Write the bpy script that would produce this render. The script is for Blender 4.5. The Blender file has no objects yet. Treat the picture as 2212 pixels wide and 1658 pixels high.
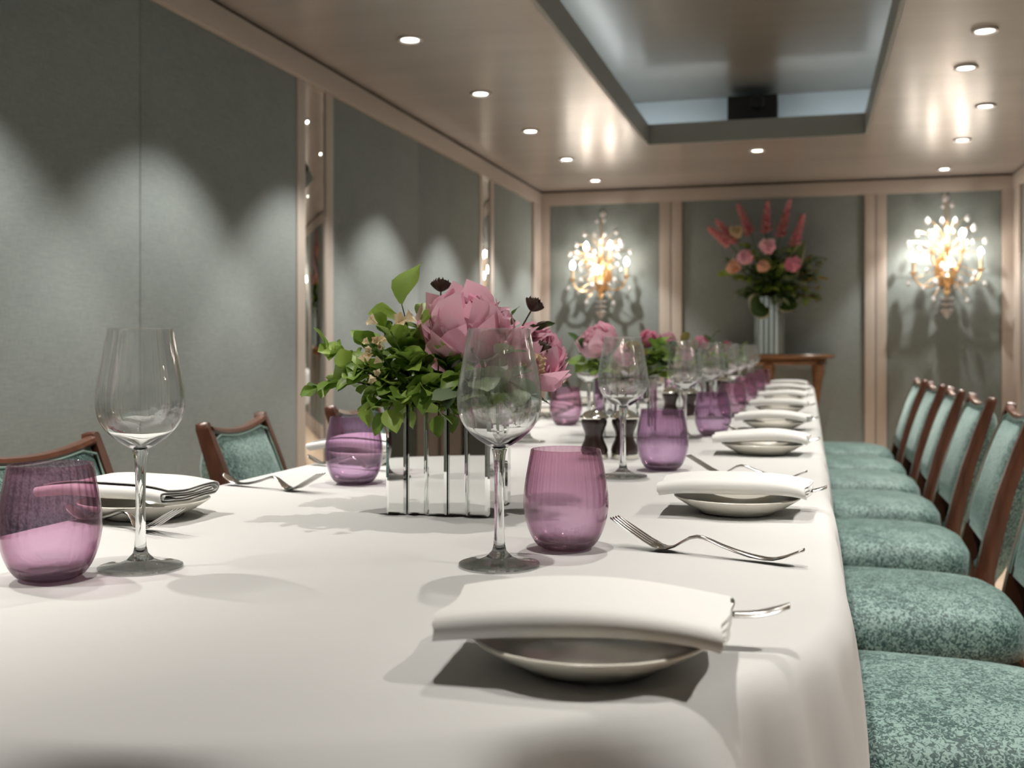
import bpy, bmesh, math, random
from mathutils import Vector, Matrix, Euler

# ------------------------------------------------------------------ camera, world, exposure
scene = bpy.context.scene
col = scene.collection
PI = math.pi
R = math.radians

cam_data = bpy.data.cameras.new('camera')
cam = bpy.data.objects.new('camera', cam_data)
col.objects.link(cam)
cam.location = (0, 0, 0.96)
cam.rotation_euler = (R(90), 0, R(15.27))
cam_data.sensor_width = 36.0
cam_data.lens = 36.0 * 2340 / 2212
cam_data.shift_y = -76 / 2212
cam_data.clip_start = 0.02
cam_data.dof.use_dof = True
cam_data.dof.focus_distance = 1.15
cam_data.dof.aperture_fstop = 8.0
scene.camera = cam

world = bpy.data.worlds.new('world')
scene.world = world
world.use_nodes = True
world.node_tree.nodes['Background'].inputs[0].default_value = (0.0, 0.0, 0.0, 1)

scene.view_settings.view_transform = 'Standard'
scene.view_settings.look = 'None'
scene.view_settings.gamma = 1.0
scene.view_settings.use_curve_mapping = False
scene.view_settings.exposure = 0.12
try:
    cy = scene.cycles
    cy.use_denoising = True
    cy.use_adaptive_sampling = True
    cy.adaptive_threshold = 0.05
    cy.adaptive_min_samples = 16
    cy.max_bounces = 8
    cy.diffuse_bounces = 3
    cy.glossy_bounces = 3
    cy.transmission_bounces = 10
    cy.transparent_max_bounces = 40
    cy.sample_clamp_indirect = 6.0
    cy.caustics_refractive = False
    cy.caustics_reflective = False
except Exception:
    pass

SPOT_W = 80.0                       # power of one ceiling downlight
SPOT_COL = (1.0, 0.95, 0.88)
COVE_STRENGTH = 8.0
BULB_STRENGTH = 80.0

# ------------------------------------------------------------------ room constants
XL, XR, YB, YF, ZC = -2.15, 1.49, 8.74, -1.60, 2.26
TX, TR, TY0, TY1, TZ = -0.4275, 0.457, 0.944, 6.35, 0.75   # race-track table

# ------------------------------------------------------------------ materials
def new_mat(name):
    m = bpy.data.materials.new(name)
    m.use_nodes = True
    return m, m.node_tree, m.node_tree.nodes['Principled BSDF']

def pmat(name, base, rough=0.5, metal=0.0, spec=0.5, coat=0.0, sheen=0.0, emis=None, es=0.0, trans=0.0, ior=1.45):
    m, nt, b = new_mat(name)
    b.inputs['Base Color'].default_value = (*base, 1)
    b.inputs['Roughness'].default_value = rough
    b.inputs['Metallic'].default_value = metal
    b.inputs['Specular IOR Level'].default_value = spec
    b.inputs['Coat Weight'].default_value = coat
    b.inputs['Sheen Weight'].default_value = sheen
    b.inputs['Transmission Weight'].default_value = trans
    b.inputs['IOR'].default_value = ior
    if emis:
        b.inputs['Emission Color'].default_value = (*emis, 1)
        b.inputs['Emission Strength'].default_value = es
    return m

def N(nt, t, **kw):
    n = nt.nodes.new(t)
    for k, v in kw.items():
        setattr(n, k, v)
    return n

def coords(nt, scale=(1, 1, 1), out='Object'):
    tc = N(nt, 'ShaderNodeTexCoord')
    mp = N(nt, 'ShaderNodeMapping')
    mp.inputs['Scale'].default_value = scale
    nt.links.new(tc.outputs[out], mp.inputs['Vector'])
    return mp.outputs['Vector']

def noise(nt, vec, scale=1.0, detail=3.0, rough=0.5, dist=0.0):
    n = N(nt, 'ShaderNodeTexNoise')
    n.inputs['Scale'].default_value = scale
    n.inputs['Detail'].default_value = detail
    n.inputs['Roughness'].default_value = rough
    n.inputs['Distortion'].default_value = dist
    nt.links.new(vec, n.inputs['Vector'])
    return n.outputs['Fac']

def ramp(nt, fac, stops):
    r = N(nt, 'ShaderNodeValToRGB')
    el = r.color_ramp.elements
    while len(el) < len(stops):
        el.new(0.5)
    for e, (p, c) in zip(el, stops):
        e.position = p
        e.color = (*c, 1)
    nt.links.new(fac, r.inputs['Fac'])
    return r.outputs['Color']

def math_node(nt, op, a, b):
    n = N(nt, 'ShaderNodeMath', operation=op)
    for i, v in enumerate((a, b)):
        if isinstance(v, (int, float)):
            n.inputs[i].default_value = v
        else:
            nt.links.new(v, n.inputs[i])
    return n.outputs[0]

def bump(nt, h, strength=0.2, dist=0.01):
    n = N(nt, 'ShaderNodeBump')
    n.inputs['Strength'].default_value = strength
    n.inputs['Distance'].default_value = dist
    nt.links.new(h, n.inputs['Height'])
    return n.outputs['Normal']

M = {}
# woven wall fabric
def fabric_wall():
    m, nt, b = new_mat('wall_fabric')
    v = coords(nt)
    a = noise(nt, coords(nt, (30, 30, 900)), 1.0, 2)
    c = noise(nt, coords(nt, (700, 700, 25)), 1.0, 2)
    d = noise(nt, v, 3.0, 3)
    s = math_node(nt, 'ADD', a, c)
    s = math_node(nt, 'ADD', math_node(nt, 'MULTIPLY', s, 0.4), math_node(nt, 'MULTIPLY', d, 0.2))
    c1 = ramp(nt, s, [(0.36, (0.168, 0.200, 0.198)), (0.64, (0.282, 0.320, 0.314))])
    nt.links.new(c1, b.inputs['Base Color'])
    b.inputs['Roughness'].default_value = 0.75
    b.inputs['Specular IOR Level'].default_value = 0.25
    b.inputs['Sheen Weight'].default_value = 0.1
    nt.links.new(bump(nt, s, 0.15, 0.002), b.inputs['Normal'])
    return m
M['fabric'] = fabric_wall()
M['trim'] = pmat('satin_trim', (0.49, 0.435, 0.39), 0.38, 0.0, 0.5)
M['gap'] = pmat('gap_shade_brown', (0.12, 0.085, 0.07), 0.6)  # shade of the gap above the top rail, put into the dark brown
M['wallbase'] = pmat('plain_wall', (0.35, 0.34, 0.33), 0.7)
M['mirror'] = pmat('mirror_glass', (0.86, 0.87, 0.86), 0.015, 1.0)
M['mirror_edge'] = pmat('mirror_edge', (0.30, 0.36, 0.34), 0.08, 0.9)

def ceiling_mat(name, c0, c1, rough, spec):
    m, nt, b = new_mat(name)
    s = noise(nt, coords(nt, (2.0, 160, 1)), 1.0, 3, 0.6)
    big = noise(nt, coords(nt, (0.5, 5, 1)), 1.0, 2)
    s2 = math_node(nt, 'ADD', math_node(nt, 'MULTIPLY', s, 0.6), math_node(nt, 'MULTIPLY', big, 0.4))
    nt.links.new(ramp(nt, s2, [(0.3, c0), (0.7, c1)]), b.inputs['Base Color'])
    b.inputs['Roughness'].default_value = rough
    b.inputs['Specular IOR Level'].default_value = spec
    b.inputs['Metallic'].default_value = 0.45
    nt.links.new(bump(nt, s, 0.05, 0.002), b.inputs['Normal'])
    return m
M['ceiling'] = ceiling_mat('pearl_lacquer', (0.47, 0.43, 0.40), (0.58, 0.535, 0.50), 0.27, 0.7)
M['ceiling2'] = ceiling_mat('dark_lacquer', (0.24, 0.225, 0.19), (0.31, 0.29, 0.25), 0.30, 0.8)
M['lip'] = pmat('coffer_lip_paint', (0.30, 0.31, 0.29), 0.5)
M['cove'] = pmat('cove_paint', (0.72, 0.78, 0.80), 0.7)
M['led'] = pmat('led_strip', (1, 1, 1), 0.5, emis=(0.86, 0.95, 1.0), es=COVE_STRENGTH)
M['black'] = pmat('black_plastic', (0.012, 0.012, 0.012), 0.45)
M['white_ring'] = pmat('downlight_ring', (0.7, 0.68, 0.66), 0.3, 0.6)
M['lamp'] = pmat('downlight_lens', (1, 1, 1), 0.3, emis=(1.0, 0.95, 0.88), es=14.0)

def floor_mat():
    m, nt, b = new_mat('pale_floor')
    a = noise(nt, coords(nt), 4.0, 4)
    nt.links.new(ramp(nt, a, [(0.3, (0.50, 0.37, 0.26)), (0.7, (0.60, 0.46, 0.34))]), b.inputs['Base Color'])
    b.inputs['Roughness'].default_value = 0.4
    return m
M['floor'] = floor_mat()

def cloth_mat():
    m, nt, b = new_mat('white_linen')
    s = math_node(nt, 'ADD', noise(nt, coords(nt, (900, 60, 200)), 1, 2), noise(nt, coords(nt, (60, 900, 200)), 1, 2))
    w = noise(nt, coords(nt, (3, 3, 3)), 1, 3)
    nt.links.new(ramp(nt, w, [(0.3, (0.555, 0.553, 0.545)), (0.7, (0.60, 0.597, 0.588))]), b.inputs['Base Color'])
    b.inputs['Roughness'].default_value = 0.8
    b.inputs['Specular IOR Level'].default_value = 0.2
    b.inputs['Sheen Weight'].default_value = 0.15
    nt.links.new(bump(nt, s, 0.06, 0.001), b.inputs['Normal'])
    return m
M['cloth'] = cloth_mat()
M['napkin'] = pmat('napkin_cotton', (0.74, 0.735, 0.715), 0.85, spec=0.2, sheen=0.1)
M['china'] = pmat('cream_china', (0.74, 0.71, 0.63), 0.16, spec=0.55)
M['steel'] = pmat('polished_steel', (0.66, 0.64, 0.62), 0.13, 1.0)
M['silver'] = pmat('silver_plate', (0.72, 0.70, 0.64), 0.12, 1.0)

def wood_mat(name, c0, c1, rough, sc=(6, 6, 60)):
    m, nt, b = new_mat(name)
    a = noise(nt, coords(nt, sc), 1.0, 4, 0.6, 0.6)
    nt.links.new(ramp(nt, a, [(0.3, c0), (0.7, c1)]), b.inputs['Base Color'])
    b.inputs['Roughness'].default_value = rough
    b.inputs['Coat Weight'].default_value = 0.25
    b.inputs['Coat Roughness'].default_value = 0.15
    return m
M['chairwood'] = wood_mat('mahogany', (0.060, 0.020, 0.011), (0.115, 0.042, 0.022), 0.3, (40, 40, 6))
M['millwood'] = wood_mat('dark_mill_wood', (0.018, 0.009, 0.008), (0.045, 0.022, 0.018), 0.3, (30, 30, 6))
M['consolewood'] = wood_mat('gilded_walnut', (0.11, 0.048, 0.018), (0.22, 0.10, 0.038), 0.25, (6, 40, 40))

def velvet_mat():
    m, nt, b = new_mat('teal_cut_velvet')
    v = coords(nt)
    a = noise(nt, v, 150, 2, 0.5, 1.6)
    big = noise(nt, v, 14, 2)
    s = math_node(nt, 'ADD', math_node(nt, 'MULTIPLY', a, 0.8), math_node(nt, 'MULTIPLY', big, 0.2))
    nt.links.new(ramp(nt, s, [(0.45, (0.018, 0.052, 0.050)), (0.50, (0.062, 0.128, 0.116)), (0.55, (0.185, 0.285, 0.255))]), b.inputs['Base Color'])
    b.inputs['Roughness'].default_value = 0.6
    b.inputs['Sheen Weight'].default_value = 0.45
    b.inputs['Sheen Roughness'].default_value = 0.35
    b.inputs['Sheen Tint'].default_value = (0.75, 0.95, 0.9, 1)
    nt.links.new(bump(nt, a, 0.5, 0.003), b.inputs['Normal'])
    return m
M['velvet'] = velvet_mat()
M['piping'] = pmat('pale_piping', (0.30, 0.42, 0.36), 0.6)

def thin_glass(name, tint_face, tint_edge, edge_pow=2.0, thick=(0, 0.1, 0.4, 0.4), tint_top=None, gloss=1.0, ior=1.5):
    m = bpy.data.materials.new(name)
    m.use_nodes = True
    nt = m.node_tree
    nt.nodes.clear()
    out = N(nt, 'ShaderNodeOutputMaterial')
    tr = N(nt, 'ShaderNodeBsdfTransparent')
    gl = N(nt, 'ShaderNodeBsdfGlossy')
    gl.inputs['Roughness'].default_value = 0.015
    gl.inputs['Color'].default_value = (gloss, gloss, gloss, 1)
    lw = N(nt, 'ShaderNodeLayerWeight')
    lw.inputs['Blend'].default_value = 0.5
    fac = lw.outputs['Facing']
    mixc = N(nt, 'ShaderNodeMix', data_type='RGBA')
    mixc.inputs[6].default_value = (*tint_face, 1)
    mixc.inputs[7].default_value = (*tint_edge, 1)
    nt.links.new(math_node(nt, 'POWER', fac, edge_pow), mixc.inputs[0])
    nt.links.new(mixc.outputs[2], tr.inputs['Color'])
    r0 = ((ior - 1) / (ior + 1)) ** 2
    fr = math_node(nt, 'ADD', math_node(nt, 'MULTIPLY', math_node(nt, 'POWER', fac, 5.0), 1 - r0), r0)
    mix = N(nt, 'ShaderNodeMixShader')
    nt.links.new(fr, mix.inputs[0])
    nt.links.new(tr.outputs[0], mix.inputs[1])
    nt.links.new(gl.outputs[0], mix.inputs[2])
    gs = N(nt, 'ShaderNodeBsdfGlass')
    gs.inputs['IOR'].default_value = 1.48
    gs.inputs['Roughness'].default_value = 0.0
    nt.links.new(mixc.outputs[2], gs.inputs['Color'])
    tcn = N(nt, 'ShaderNodeTexCoord')
    sep = N(nt, 'ShaderNodeSeparateXYZ')
    nt.links.new(tcn.outputs['Object'], sep.inputs[0])
    # thick base refracts, thin wall mostly does not
    mr = N(nt, 'ShaderNodeMapRange')
    mr.inputs['From Min'].default_value = thick[0]
    mr.inputs['From Max'].default_value = thick[1]
    mr.inputs['To Min'].default_value = thick[2]
    mr.inputs['To Max'].default_value = thick[3]
    nt.links.new(sep.outputs['Z'], mr.inputs['Value'])
    mix2 = N(nt, 'ShaderNodeMixShader')
    nt.links.new(mr.outputs[0], mix2.inputs[0])
    nt.links.new(mix.outputs[0], mix2.inputs[1])
    nt.links.new(gs.outputs[0], mix2.inputs[2])
    if tint_top:
        mt = N(nt, 'ShaderNodeMapRange')
        mt.inputs['From Min'].default_value = 0.03
        mt.inputs['From Max'].default_value = 0.10
        nt.links.new(sep.outputs['Z'], mt.inputs['Value'])
        mc2 = N(nt, 'ShaderNodeMix', data_type='RGBA')
        mc2.inputs[6].default_value = (*tint_face, 1)
        mc2.inputs[7].default_value = (*tint_top, 1)
        nt.links.new(mt.outputs[0], mc2.inputs[0])
        nt.links.new(mc2.outputs[2], mixc.inputs[6])
    nt.links.new(mix2.outputs[0], out.inputs['Surface'])
    return m
M['bowlglass'] = thin_glass('clear_thin_glass', (0.992, 0.993, 0.992), (0.80, 0.83, 0.82), 6.0, (0.135, 0.160, 1.0, 0.13))
M['footglass'] = thin_glass('clear_foot_glass', (0.96, 0.965, 0.96), (0.70, 0.72, 0.70), 3.0, (0, 0.1, 0.3, 0.3))
M['purpleglass'] = thin_glass('amethyst_glass', (0.935, 0.835, 0.91), (0.55, 0.34, 0.45), 1.8, (0.008, 0.02, 0.6, 0.06), (0.885, 0.745, 0.815))
M['lilacglass'] = thin_glass('lilac_glass', (0.925, 0.83, 0.93), (0.50, 0.36, 0.50), 1.8, (0.008, 0.02, 0.6, 0.06), (0.85, 0.73, 0.83))

def solid_glass():
    m = bpy.data.materials.new('solid_glass')
    m.use_nodes = True
    nt = m.node_tree
    nt.nodes.clear()
    out = N(nt, 'ShaderNodeOutputMaterial')
    g = N(nt, 'ShaderNodeBsdfGlass')
    g.inputs['IOR'].default_value = 1.5
    g.inputs['Roughness'].default_value = 0.0
    g.inputs['Color'].default_value = (0.96, 0.97, 0.965, 1)
    nt.links.new(g.outputs[0], out.inputs['Surface'])
    return m
M['solidglass'] = solid_glass()

def leafy(name, c0, c1, transl=0.25, rough=0.45):
    m, nt, b = new_mat(name)
    oi = N(nt, 'ShaderNodeObjectInfo')
    v = coords(nt, (1, 1, 1))
    n = noise(nt, v, 60, 2)
    f = math_node(nt, 'ADD', math_node(nt, 'MULTIPLY', oi.outputs['Random'], 0.75), math_node(nt, 'MULTIPLY', n, 0.25))
    c = ramp(nt, f, [(0.0, c0), (1.0, c1)])
    nt.links.new(c, b.inputs['Base Color'])
    b.inputs['Roughness'].default_value = rough
    t = N(nt, 'ShaderNodeBsdfTranslucent')
    nt.links.new(c, t.inputs['Color'])
    mix = N(nt, 'ShaderNodeMixShader')
    mix.inputs[0].default_value = transl
    out = nt.nodes['Material Output']
    nt.links.new(b.outputs[0], mix.inputs[1])
    nt.links.new(t.outputs[0], mix.inputs[2])
    nt.links.new(mix.outputs[0], out.inputs['Surface'])
    return m
M['leaf'] = leafy('green_leaf', (0.10, 0.20, 0.025), (0.36, 0.50, 0.10))
M['leaf_dark'] = leafy('dark_leaf', (0.025, 0.065, 0.016), (0.07, 0.14, 0.03))
M['eucalyptus'] = leafy('eucalyptus_leaf', (0.13, 0.19, 0.11), (0.27, 0.34, 0.20))
M['olive'] = leafy('olive_leaf', (0.16, 0.13, 0.03), (0.30, 0.25, 0.07))
M['stem'] = pmat('brown_stem', (0.07, 0.045, 0.025), 0.6)
M['gstem'] = pmat('green_stem', (0.07, 0.12, 0.03), 0.5)
M['peony'] = leafy('pink_petal', (0.86, 0.44, 0.57), (0.95, 0.68, 0.76), 0.42, 0.6)
M['peony2'] = leafy('deep_pink_petal', (0.74, 0.24, 0.38), (0.86, 0.42, 0.53), 0.3, 0.6)
M['cream'] = leafy('cream_petal', (0.74, 0.60, 0.38), (0.85, 0.74, 0.52), 0.3, 0.6)
M['peach'] = leafy('peach_petal', (0.78, 0.46, 0.33), (0.88, 0.62, 0.46), 0.3, 0.6)
M['brownflower'] = leafy('chocolate_petal', (0.035, 0.020, 0.012), (0.085, 0.045, 0.03), 0.15, 0.6)
M['spike'] = leafy('coral_floret', (0.70, 0.19, 0.24), (0.84, 0.42, 0.42), 0.2, 0.6)
M['paleleaf'] = leafy('pale_leaf_edge', (0.55, 0.55, 0.36), (0.65, 0.62, 0.45))
M['gold'] = pmat('gilt_metal', (0.78, 0.50, 0.25), 0.3, 1.0)
M['candle'] = pmat('candle_sleeve', (0.82, 0.62, 0.38), 0.5)
M['bulb'] = pmat('lit_bulb', (1, 1, 1), 0.3, emis=(1.0, 0.88, 0.76), es=BULB_STRENGTH)
M['crystal'] = pmat('crystal', (1, 1, 1), 0.08, trans=0.48, ior=1.6, spec=0.9)

# ------------------------------------------------------------------ helpers
def mesh(name, verts, faces, m, smooth=True):
    me = bpy.data.meshes.new(name)
    me.from_pydata([tuple(v) for v in verts], [], faces)
    bm = bmesh.new()
    bm.from_mesh(me)
    bmesh.ops.recalc_face_normals(bm, faces=bm.faces)
    bm.to_mesh(me)
    bm.free()
    me.materials.append(M[m] if isinstance(m, str) else m)
    if smooth:
        me.polygons.foreach_set('use_smooth', [True] * len(me.polygons))
        try:
            me.set_sharp_from_angle(angle=R(40 if smooth is True else smooth))
        except Exception:
            pass
    me.update()
    return me

def obj(name, me, parent=None, loc=(0, 0, 0), rot=(0, 0, 0), scale=(1, 1, 1)):
    o = bpy.data.objects.new(name, me)
    col.objects.link(o)
    o.location = loc
    o.rotation_euler = rot
    o.scale = scale
    if parent:
        o.parent = parent
    return o

def tag(o, label=None, cat=None, group=None, kind=None):
    if label: o['label'] = label
    if cat: o['category'] = cat
    if group: o['group'] = group
    if kind: o['kind'] = kind
    return o

def empty(name, label, cat, loc=(0, 0, 0), rz=0.0, group=None):
    o = bpy.data.objects.new(name, None)
    col.objects.link(o)
    o.empty_display_size = 0.05
    o.location = loc
    o.rotation_euler = (0, 0, rz)
    return tag(o, label, cat, group)

def copy_tree(o, parent=None):
    c = o.copy()
    col.objects.link(c)
    c.parent = parent
    for ch in list(o.children):
        copy_tree(ch, c)
    return c

def box_geo(x0, x1, y0, y1, z0, z1, bev=0.0):
    """a box, its edges chamfered by bev"""
    if bev <= 0:
        v = [(x, y, z) for x in (x0, x1) for y in (y0, y1) for z in (z0, z1)]
        f = [(0, 1, 3, 2), (4, 6, 7, 5), (0, 4, 5, 1), (2, 3, 7, 6), (0, 2, 6, 4), (1, 5, 7, 3)]
        return v, f
    bm = bmesh.new()
    r = bmesh.ops.create_cube(bm, size=1.0)
    for v in bm.verts:
        v.co = Vector(((x0 + x1) / 2 + v.co.x * (x1 - x0), (y0 + y1) / 2 + v.co.y * (y1 - y0), (z0 + z1) / 2 + v.co.z * (z1 - z0)))
    bmesh.ops.bevel(bm, geom=list(bm.edges), offset=bev, segments=2, affect='EDGES', profile=0.7)
    bm.verts.index_update()
    v = [tuple(x.co) for x in bm.verts]
    f = [tuple(x.index for x in fc.verts) for fc in bm.faces]
    bm.free()
    return v, f

def box(name, x0, x1, y0, y1, z0, z1, m, parent=None, bev=0.0, mname=None):
    return obj(name, mesh(mname or name, *box_geo(x0, x1, y0, y1, z0, z1, bev), m, smooth=bev > 0), parent)

def join(*gs):
    V, F = [], []
    for v, f in gs:
        n = len(V)
        V += list(v)
        F += [tuple(i + n for i in fc) for fc in f]
    return V, F

def lathe_geo(prof, seg=32, close=False, rfun=None):
    """prof: list of (r, z); r = 0 makes a pole. rfun(r,z,theta) modulates the radius"""
    V, F, rows = [], [], []
    for r, z in prof:
        if r < 1e-6:
            rows.append([len(V)])
            V.append((0, 0, z))
        else:
            row = []
            for k in range(seg):
                a = 2 * PI * k / seg
                rr = rfun(r, z, a) if rfun else r
                row.append(len(V))
                V.append((rr * math.cos(a), rr * math.sin(a), z))
            rows.append(row)
    n = len(rows)
    for i in range(n if close else n - 1):
        a, b = rows[i], rows[(i + 1) % n]
        for k in range(seg):
            k2 = (k + 1) % seg
            if len(a) == 1 and len(b) == 1:
                continue
            if len(a) == 1:
                F.append((a[0], b[k], b[k2]))
            elif len(b) == 1:
                F.append((a[k], a[k2], b[0]))
            else:
                F.append((a[k], a[k2], b[k2], b[k]))
    return V, F

def tube_geo(pts, rads, seg=8, cap=True):
    pts = [Vector(p) for p in pts]
    if isinstance(rads, (int, float)):
        rads = [rads] * len(pts)
    V, F = [], []
    up = Vector((0.123, 0.456, 0.88)).normalized()
    for i, p in enumerate(pts):
        t = (pts[min(i + 1, len(pts) - 1)] - pts[max(i - 1, 0)]).normalized()
        a = t.cross(up)
        if a.length < 1e-4:
            a = t.cross(Vector((1, 0, 0)))
        a.normalize()
        b = t.cross(a)
        up = b.cross(t) if False else up
        for k in range(seg):
            an = 2 * PI * k / seg
            V.append(tuple(p + (a * math.cos(an) + b * math.sin(an)) * rads[i]))
    for i in range(len(pts) - 1):
        for k in range(seg):
            k2 = (k + 1) % seg
            F.append((i * seg + k, i * seg + k2, (i + 1) * seg + k2, (i + 1) * seg + k))
    if cap:
        F.append(tuple(range(seg - 1, -1, -1)))
        F.append(tuple((len(pts) - 1) * seg + k for k in range(seg)))
    return V, F

def sphere_geo(r, c=(0, 0, 0), seg=12, rings=8, sz=1.0):
    prof = [(r * math.sin(PI * i / rings) if 0 < i < rings else 0, -r * math.cos(PI * i / rings) * sz) for i in range(rings + 1)]
    v, f = lathe_geo(prof, seg)
    return [(x + c[0], y + c[1], z + c[2]) for x, y, z in v], f

def move(g, M4):
    return [tuple(M4 @ Vector(v)) for v in g[0]], g[1]

def grid_geo(fn, nu, nv, closed_u=False):
    V = [tuple(fn(i / (nu if closed_u else nu - 1), j / (nv - 1))) for j in range(nv) for i in range(nu)]
    F = []
    for j in range(nv - 1):
        for i in range(nu if closed_u else nu - 1):
            i2 = (i + 1) % nu
            F.append((j * nu + i, j * nu + i2, (j + 1) * nu + i2, (j + 1) * nu + i))
    return V, F

def lerp_tab(tab, x):
    if x <= tab[0][0]:
        return tab[0][1]
    for (x0, y0), (x1, y1) in zip(tab, tab[1:]):
        if x <= x1:
            t = (x - x0) / (x1 - x0)
            return y0 + (y1 - y0) * t
    return tab[-1][1]

def smooth_tab(tab, x):
    """Catmull-Rom through (x, y) pairs"""
    n = len(tab)
    if x <= tab[0][0]: return tab[0][1]
    if x >= tab[-1][0]: return tab[-1][1]
    for i in range(n - 1):
        if x <= tab[i + 1][0]:
            x0, y0 = tab[i]; x1, y1 = tab[i + 1]
            m0 = (tab[i + 1][1] - tab[i - 1][1]) / (tab[i + 1][0] - tab[i - 1][0]) if i > 0 else (y1 - y0) / (x1 - x0)
            m1 = (tab[i + 2][1] - y0) / (tab[i + 2][0] - x0) if i + 2 < n else (y1 - y0) / (x1 - x0)
            h = x1 - x0
            t = (x - x0) / h
            return (2*t**3 - 3*t**2 + 1)*y0 + (t**3 - 2*t**2 + t)*h*m0 + (-2*t**3 + 3*t**2)*y1 + (t**3 - t**2)*h*m1

ORD = ['nearest', 'second', 'third', 'fourth', 'fifth', 'sixth', 'seventh', 'eighth', 'ninth', 'tenth']
def nth(i, what):
    return ('nearest ' + what) if i == 0 else (ORD[i] + '-nearest ' + what)

# ------------------------------------------------------------------ the room
def struct(o):
    o['kind'] = 'structure'
    return o

struct(box('floor', XL - 0.1, XR + 0.1, YF - 0.1, YB + 0.1, -0.08, 0.0, 'floor'))
wl = struct(box('wall_left', XL - 0.14, XL - 0.022, YF, YB, 0, ZC + 0.4, 'gap'))
wb = struct(box('wall_back', XL - 0.14, XR + 0.14, YB + 0.022, YB + 0.14, 0, ZC + 0.4, 'gap'))
wr = struct(box('wall_right', XR + 0.022, XR + 0.14, YF, YB, 0, ZC + 0.4, 'gap'))
wf = struct(box('wall_front', XL - 0.14, XR + 0.14, YF - 0.14, YF - 0.022, 0, ZC + 0.4, 'gap'))
ZT0, ZT1 = 2.142, 2.246          # top rail of the panelling
ZP0 = 0.16

def panel_y(parent, side, y0, y1, name='fabric_panel', m='fabric', z1=ZT0):
    """a panel on a side wall; side -1 = left, 1 = right"""
    X = XL if side < 0 else XR
    a, b = (X - 0.021, X) if side < 0 else (X, X + 0.021)
    return box(name, a, b, y0 + 0.0015, y1 - 0.0015, ZP0, z1, m, parent, 0.003)

def strip_y(parent, side, y0, y1, z0=ZP0, z1=ZT0, proud=0.022):
    X = XL if side < 0 else XR
    a, b = (X - 0.021, X + proud) if side < 0 else (X - proud, X + 0.021)
    return box('trim_strip', a, b, y0, y1, z0, z1, 'trim', parent, 0.006)

def panel_x(parent, front, x0, x1, name='fabric_panel', m='fabric', z1=ZT0):
    a, b = (YB, YB + 0.021) if not front else (YF - 0.021, YF)
    return box(name, x0 + 0.0015, x1 - 0.0015, a, b, ZP0, z1, m, parent, 0.003)

def strip_x(parent, front, x0, x1, z0=ZP0, z1=ZT0, proud=0.022):
    a, b = (YB - proud, YB + 0.021) if not front else (YF - 0.021, YF + proud)
    return box('trim_strip', x0, x1, a, b, z0, z1, 'trim', parent, 0.006)

# left wall: pairs of fabric panels between mirror strips
for y0, y1 in ((7.367, 8.476), (5.851, 7.03), (4.678, 5.851), (3.162, 4.307), (1.98, 3.162), (0.45, 1.61), (-0.75, 0.45), (-1.58, -1.10)):
    panel_y(wl, -1, y0, y1)
for y0, y1 in ((4.307, 4.678), (7.03, 7.367), (1.61, 1.98), (-1.10, -0.75)):
    strip_y(wl, -1, y0, y0 + 0.080, proud=0.006)
    strip_y(wl, -1, y1 - 0.080, y1, proud=0.006)
    panel_y(wl, -1, y0 + 0.082, y1 - 0.082, 'mirror_panel', 'mirror')
strip_y(wl, -1, 8.476, 8.56)
strip_y(wl, -1, 8.565, 8.735)
# right wall
for y0, y1 in ((7.367, 8.476), (5.851, 7.03), (4.678, 5.851), (3.162, 4.307), (1.98, 3.162), (0.45, 1.61), (-0.75, 0.45), (-1.58, -1.10)):
    panel_y(wr, 1, y0, y1)
for y0, y1 in ((4.307, 4.678), (7.03, 7.367), (1.61, 1.98), (-1.10, -0.75)):
    strip_y(wr, 1, y0, y0 + 0.080, proud=0.006)
    strip_y(wr, 1, y1 - 0.080, y1, proud=0.006)
    panel_y(wr, 1, y0 + 0.082, y1 - 0.082, 'mirror_panel', 'mirror')
strip_y(wr, 1, 8.476, 8.56)
strip_y(wr, 1, 8.565, 8.735)
# back wall
for x0, x1 in ((-2.058, -1.154), (-0.970, 0.420), (0.584, 1.390)):
    panel_x(wb, False, x0, x1)
for x0, x1 in ((-2.145, -2.060), (-1.152, -1.062), (-1.056, -0.972), (0.421, 0.498), (0.503, 0.582), (1.392, 1.485)):
    strip_x(wb, False, x0, x1)
# wall behind the camera
for x0, x1 in ((-2.058, -1.154), (-0.970, 0.420), (0.584, 1.390)):
    panel_x(wf, True, x0, x1)
for x0, x1 in ((-2.145, -2.060), (-1.152, -1.062), (-1.056, -0.972), (0.421, 0.498), (0.503, 0.582), (1.392, 1.485)):
    strip_x(wf, True, x0, x1)
# top rails and baseboards
struct(box('trim_1', XL - 0.021, XL + 0.026, YF + 0.03, YB - 0.03, ZT0 + 0.001, ZT1, 'trim', None, 0.006))
struct(box('trim_2', XL + 0.001, XR - 0.001, YB - 0.026, YB + 0.021, ZT0 + 0.001, ZT1, 'trim', None, 0.006))
struct(box('trim_3', XR - 0.026, XR + 0.021, YF + 0.03, YB - 0.03, ZT0 + 0.001, ZT1, 'trim', None, 0.006))
struct(box('trim_4', XL + 0.001, XR - 0.001, YF - 0.021, YF + 0.026, ZT0 + 0.001, ZT1, 'trim', None, 0.006))
struct(box('baseboard_left', XL - 0.021, XL + 0.02, YF + 0.03, YB - 0.03, 0.001, 0.155, 'trim', None, 0.005))
struct(box('baseboard_back', XL + 0.02, XR - 0.02, YB - 0.02, YB + 0.021, 0.001, 0.155, 'trim', None, 0.005))
struct(box('baseboard_right', XR - 0.02, XR + 0.021, YF + 0.03, YB - 0.03, 0.001, 0.155, 'trim', None, 0.005))
struct(box('baseboard_front', XL + 0.02, XR - 0.02, YF - 0.021, YF + 0.02, 0.001, 0.155, 'trim', None, 0.005))

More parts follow.
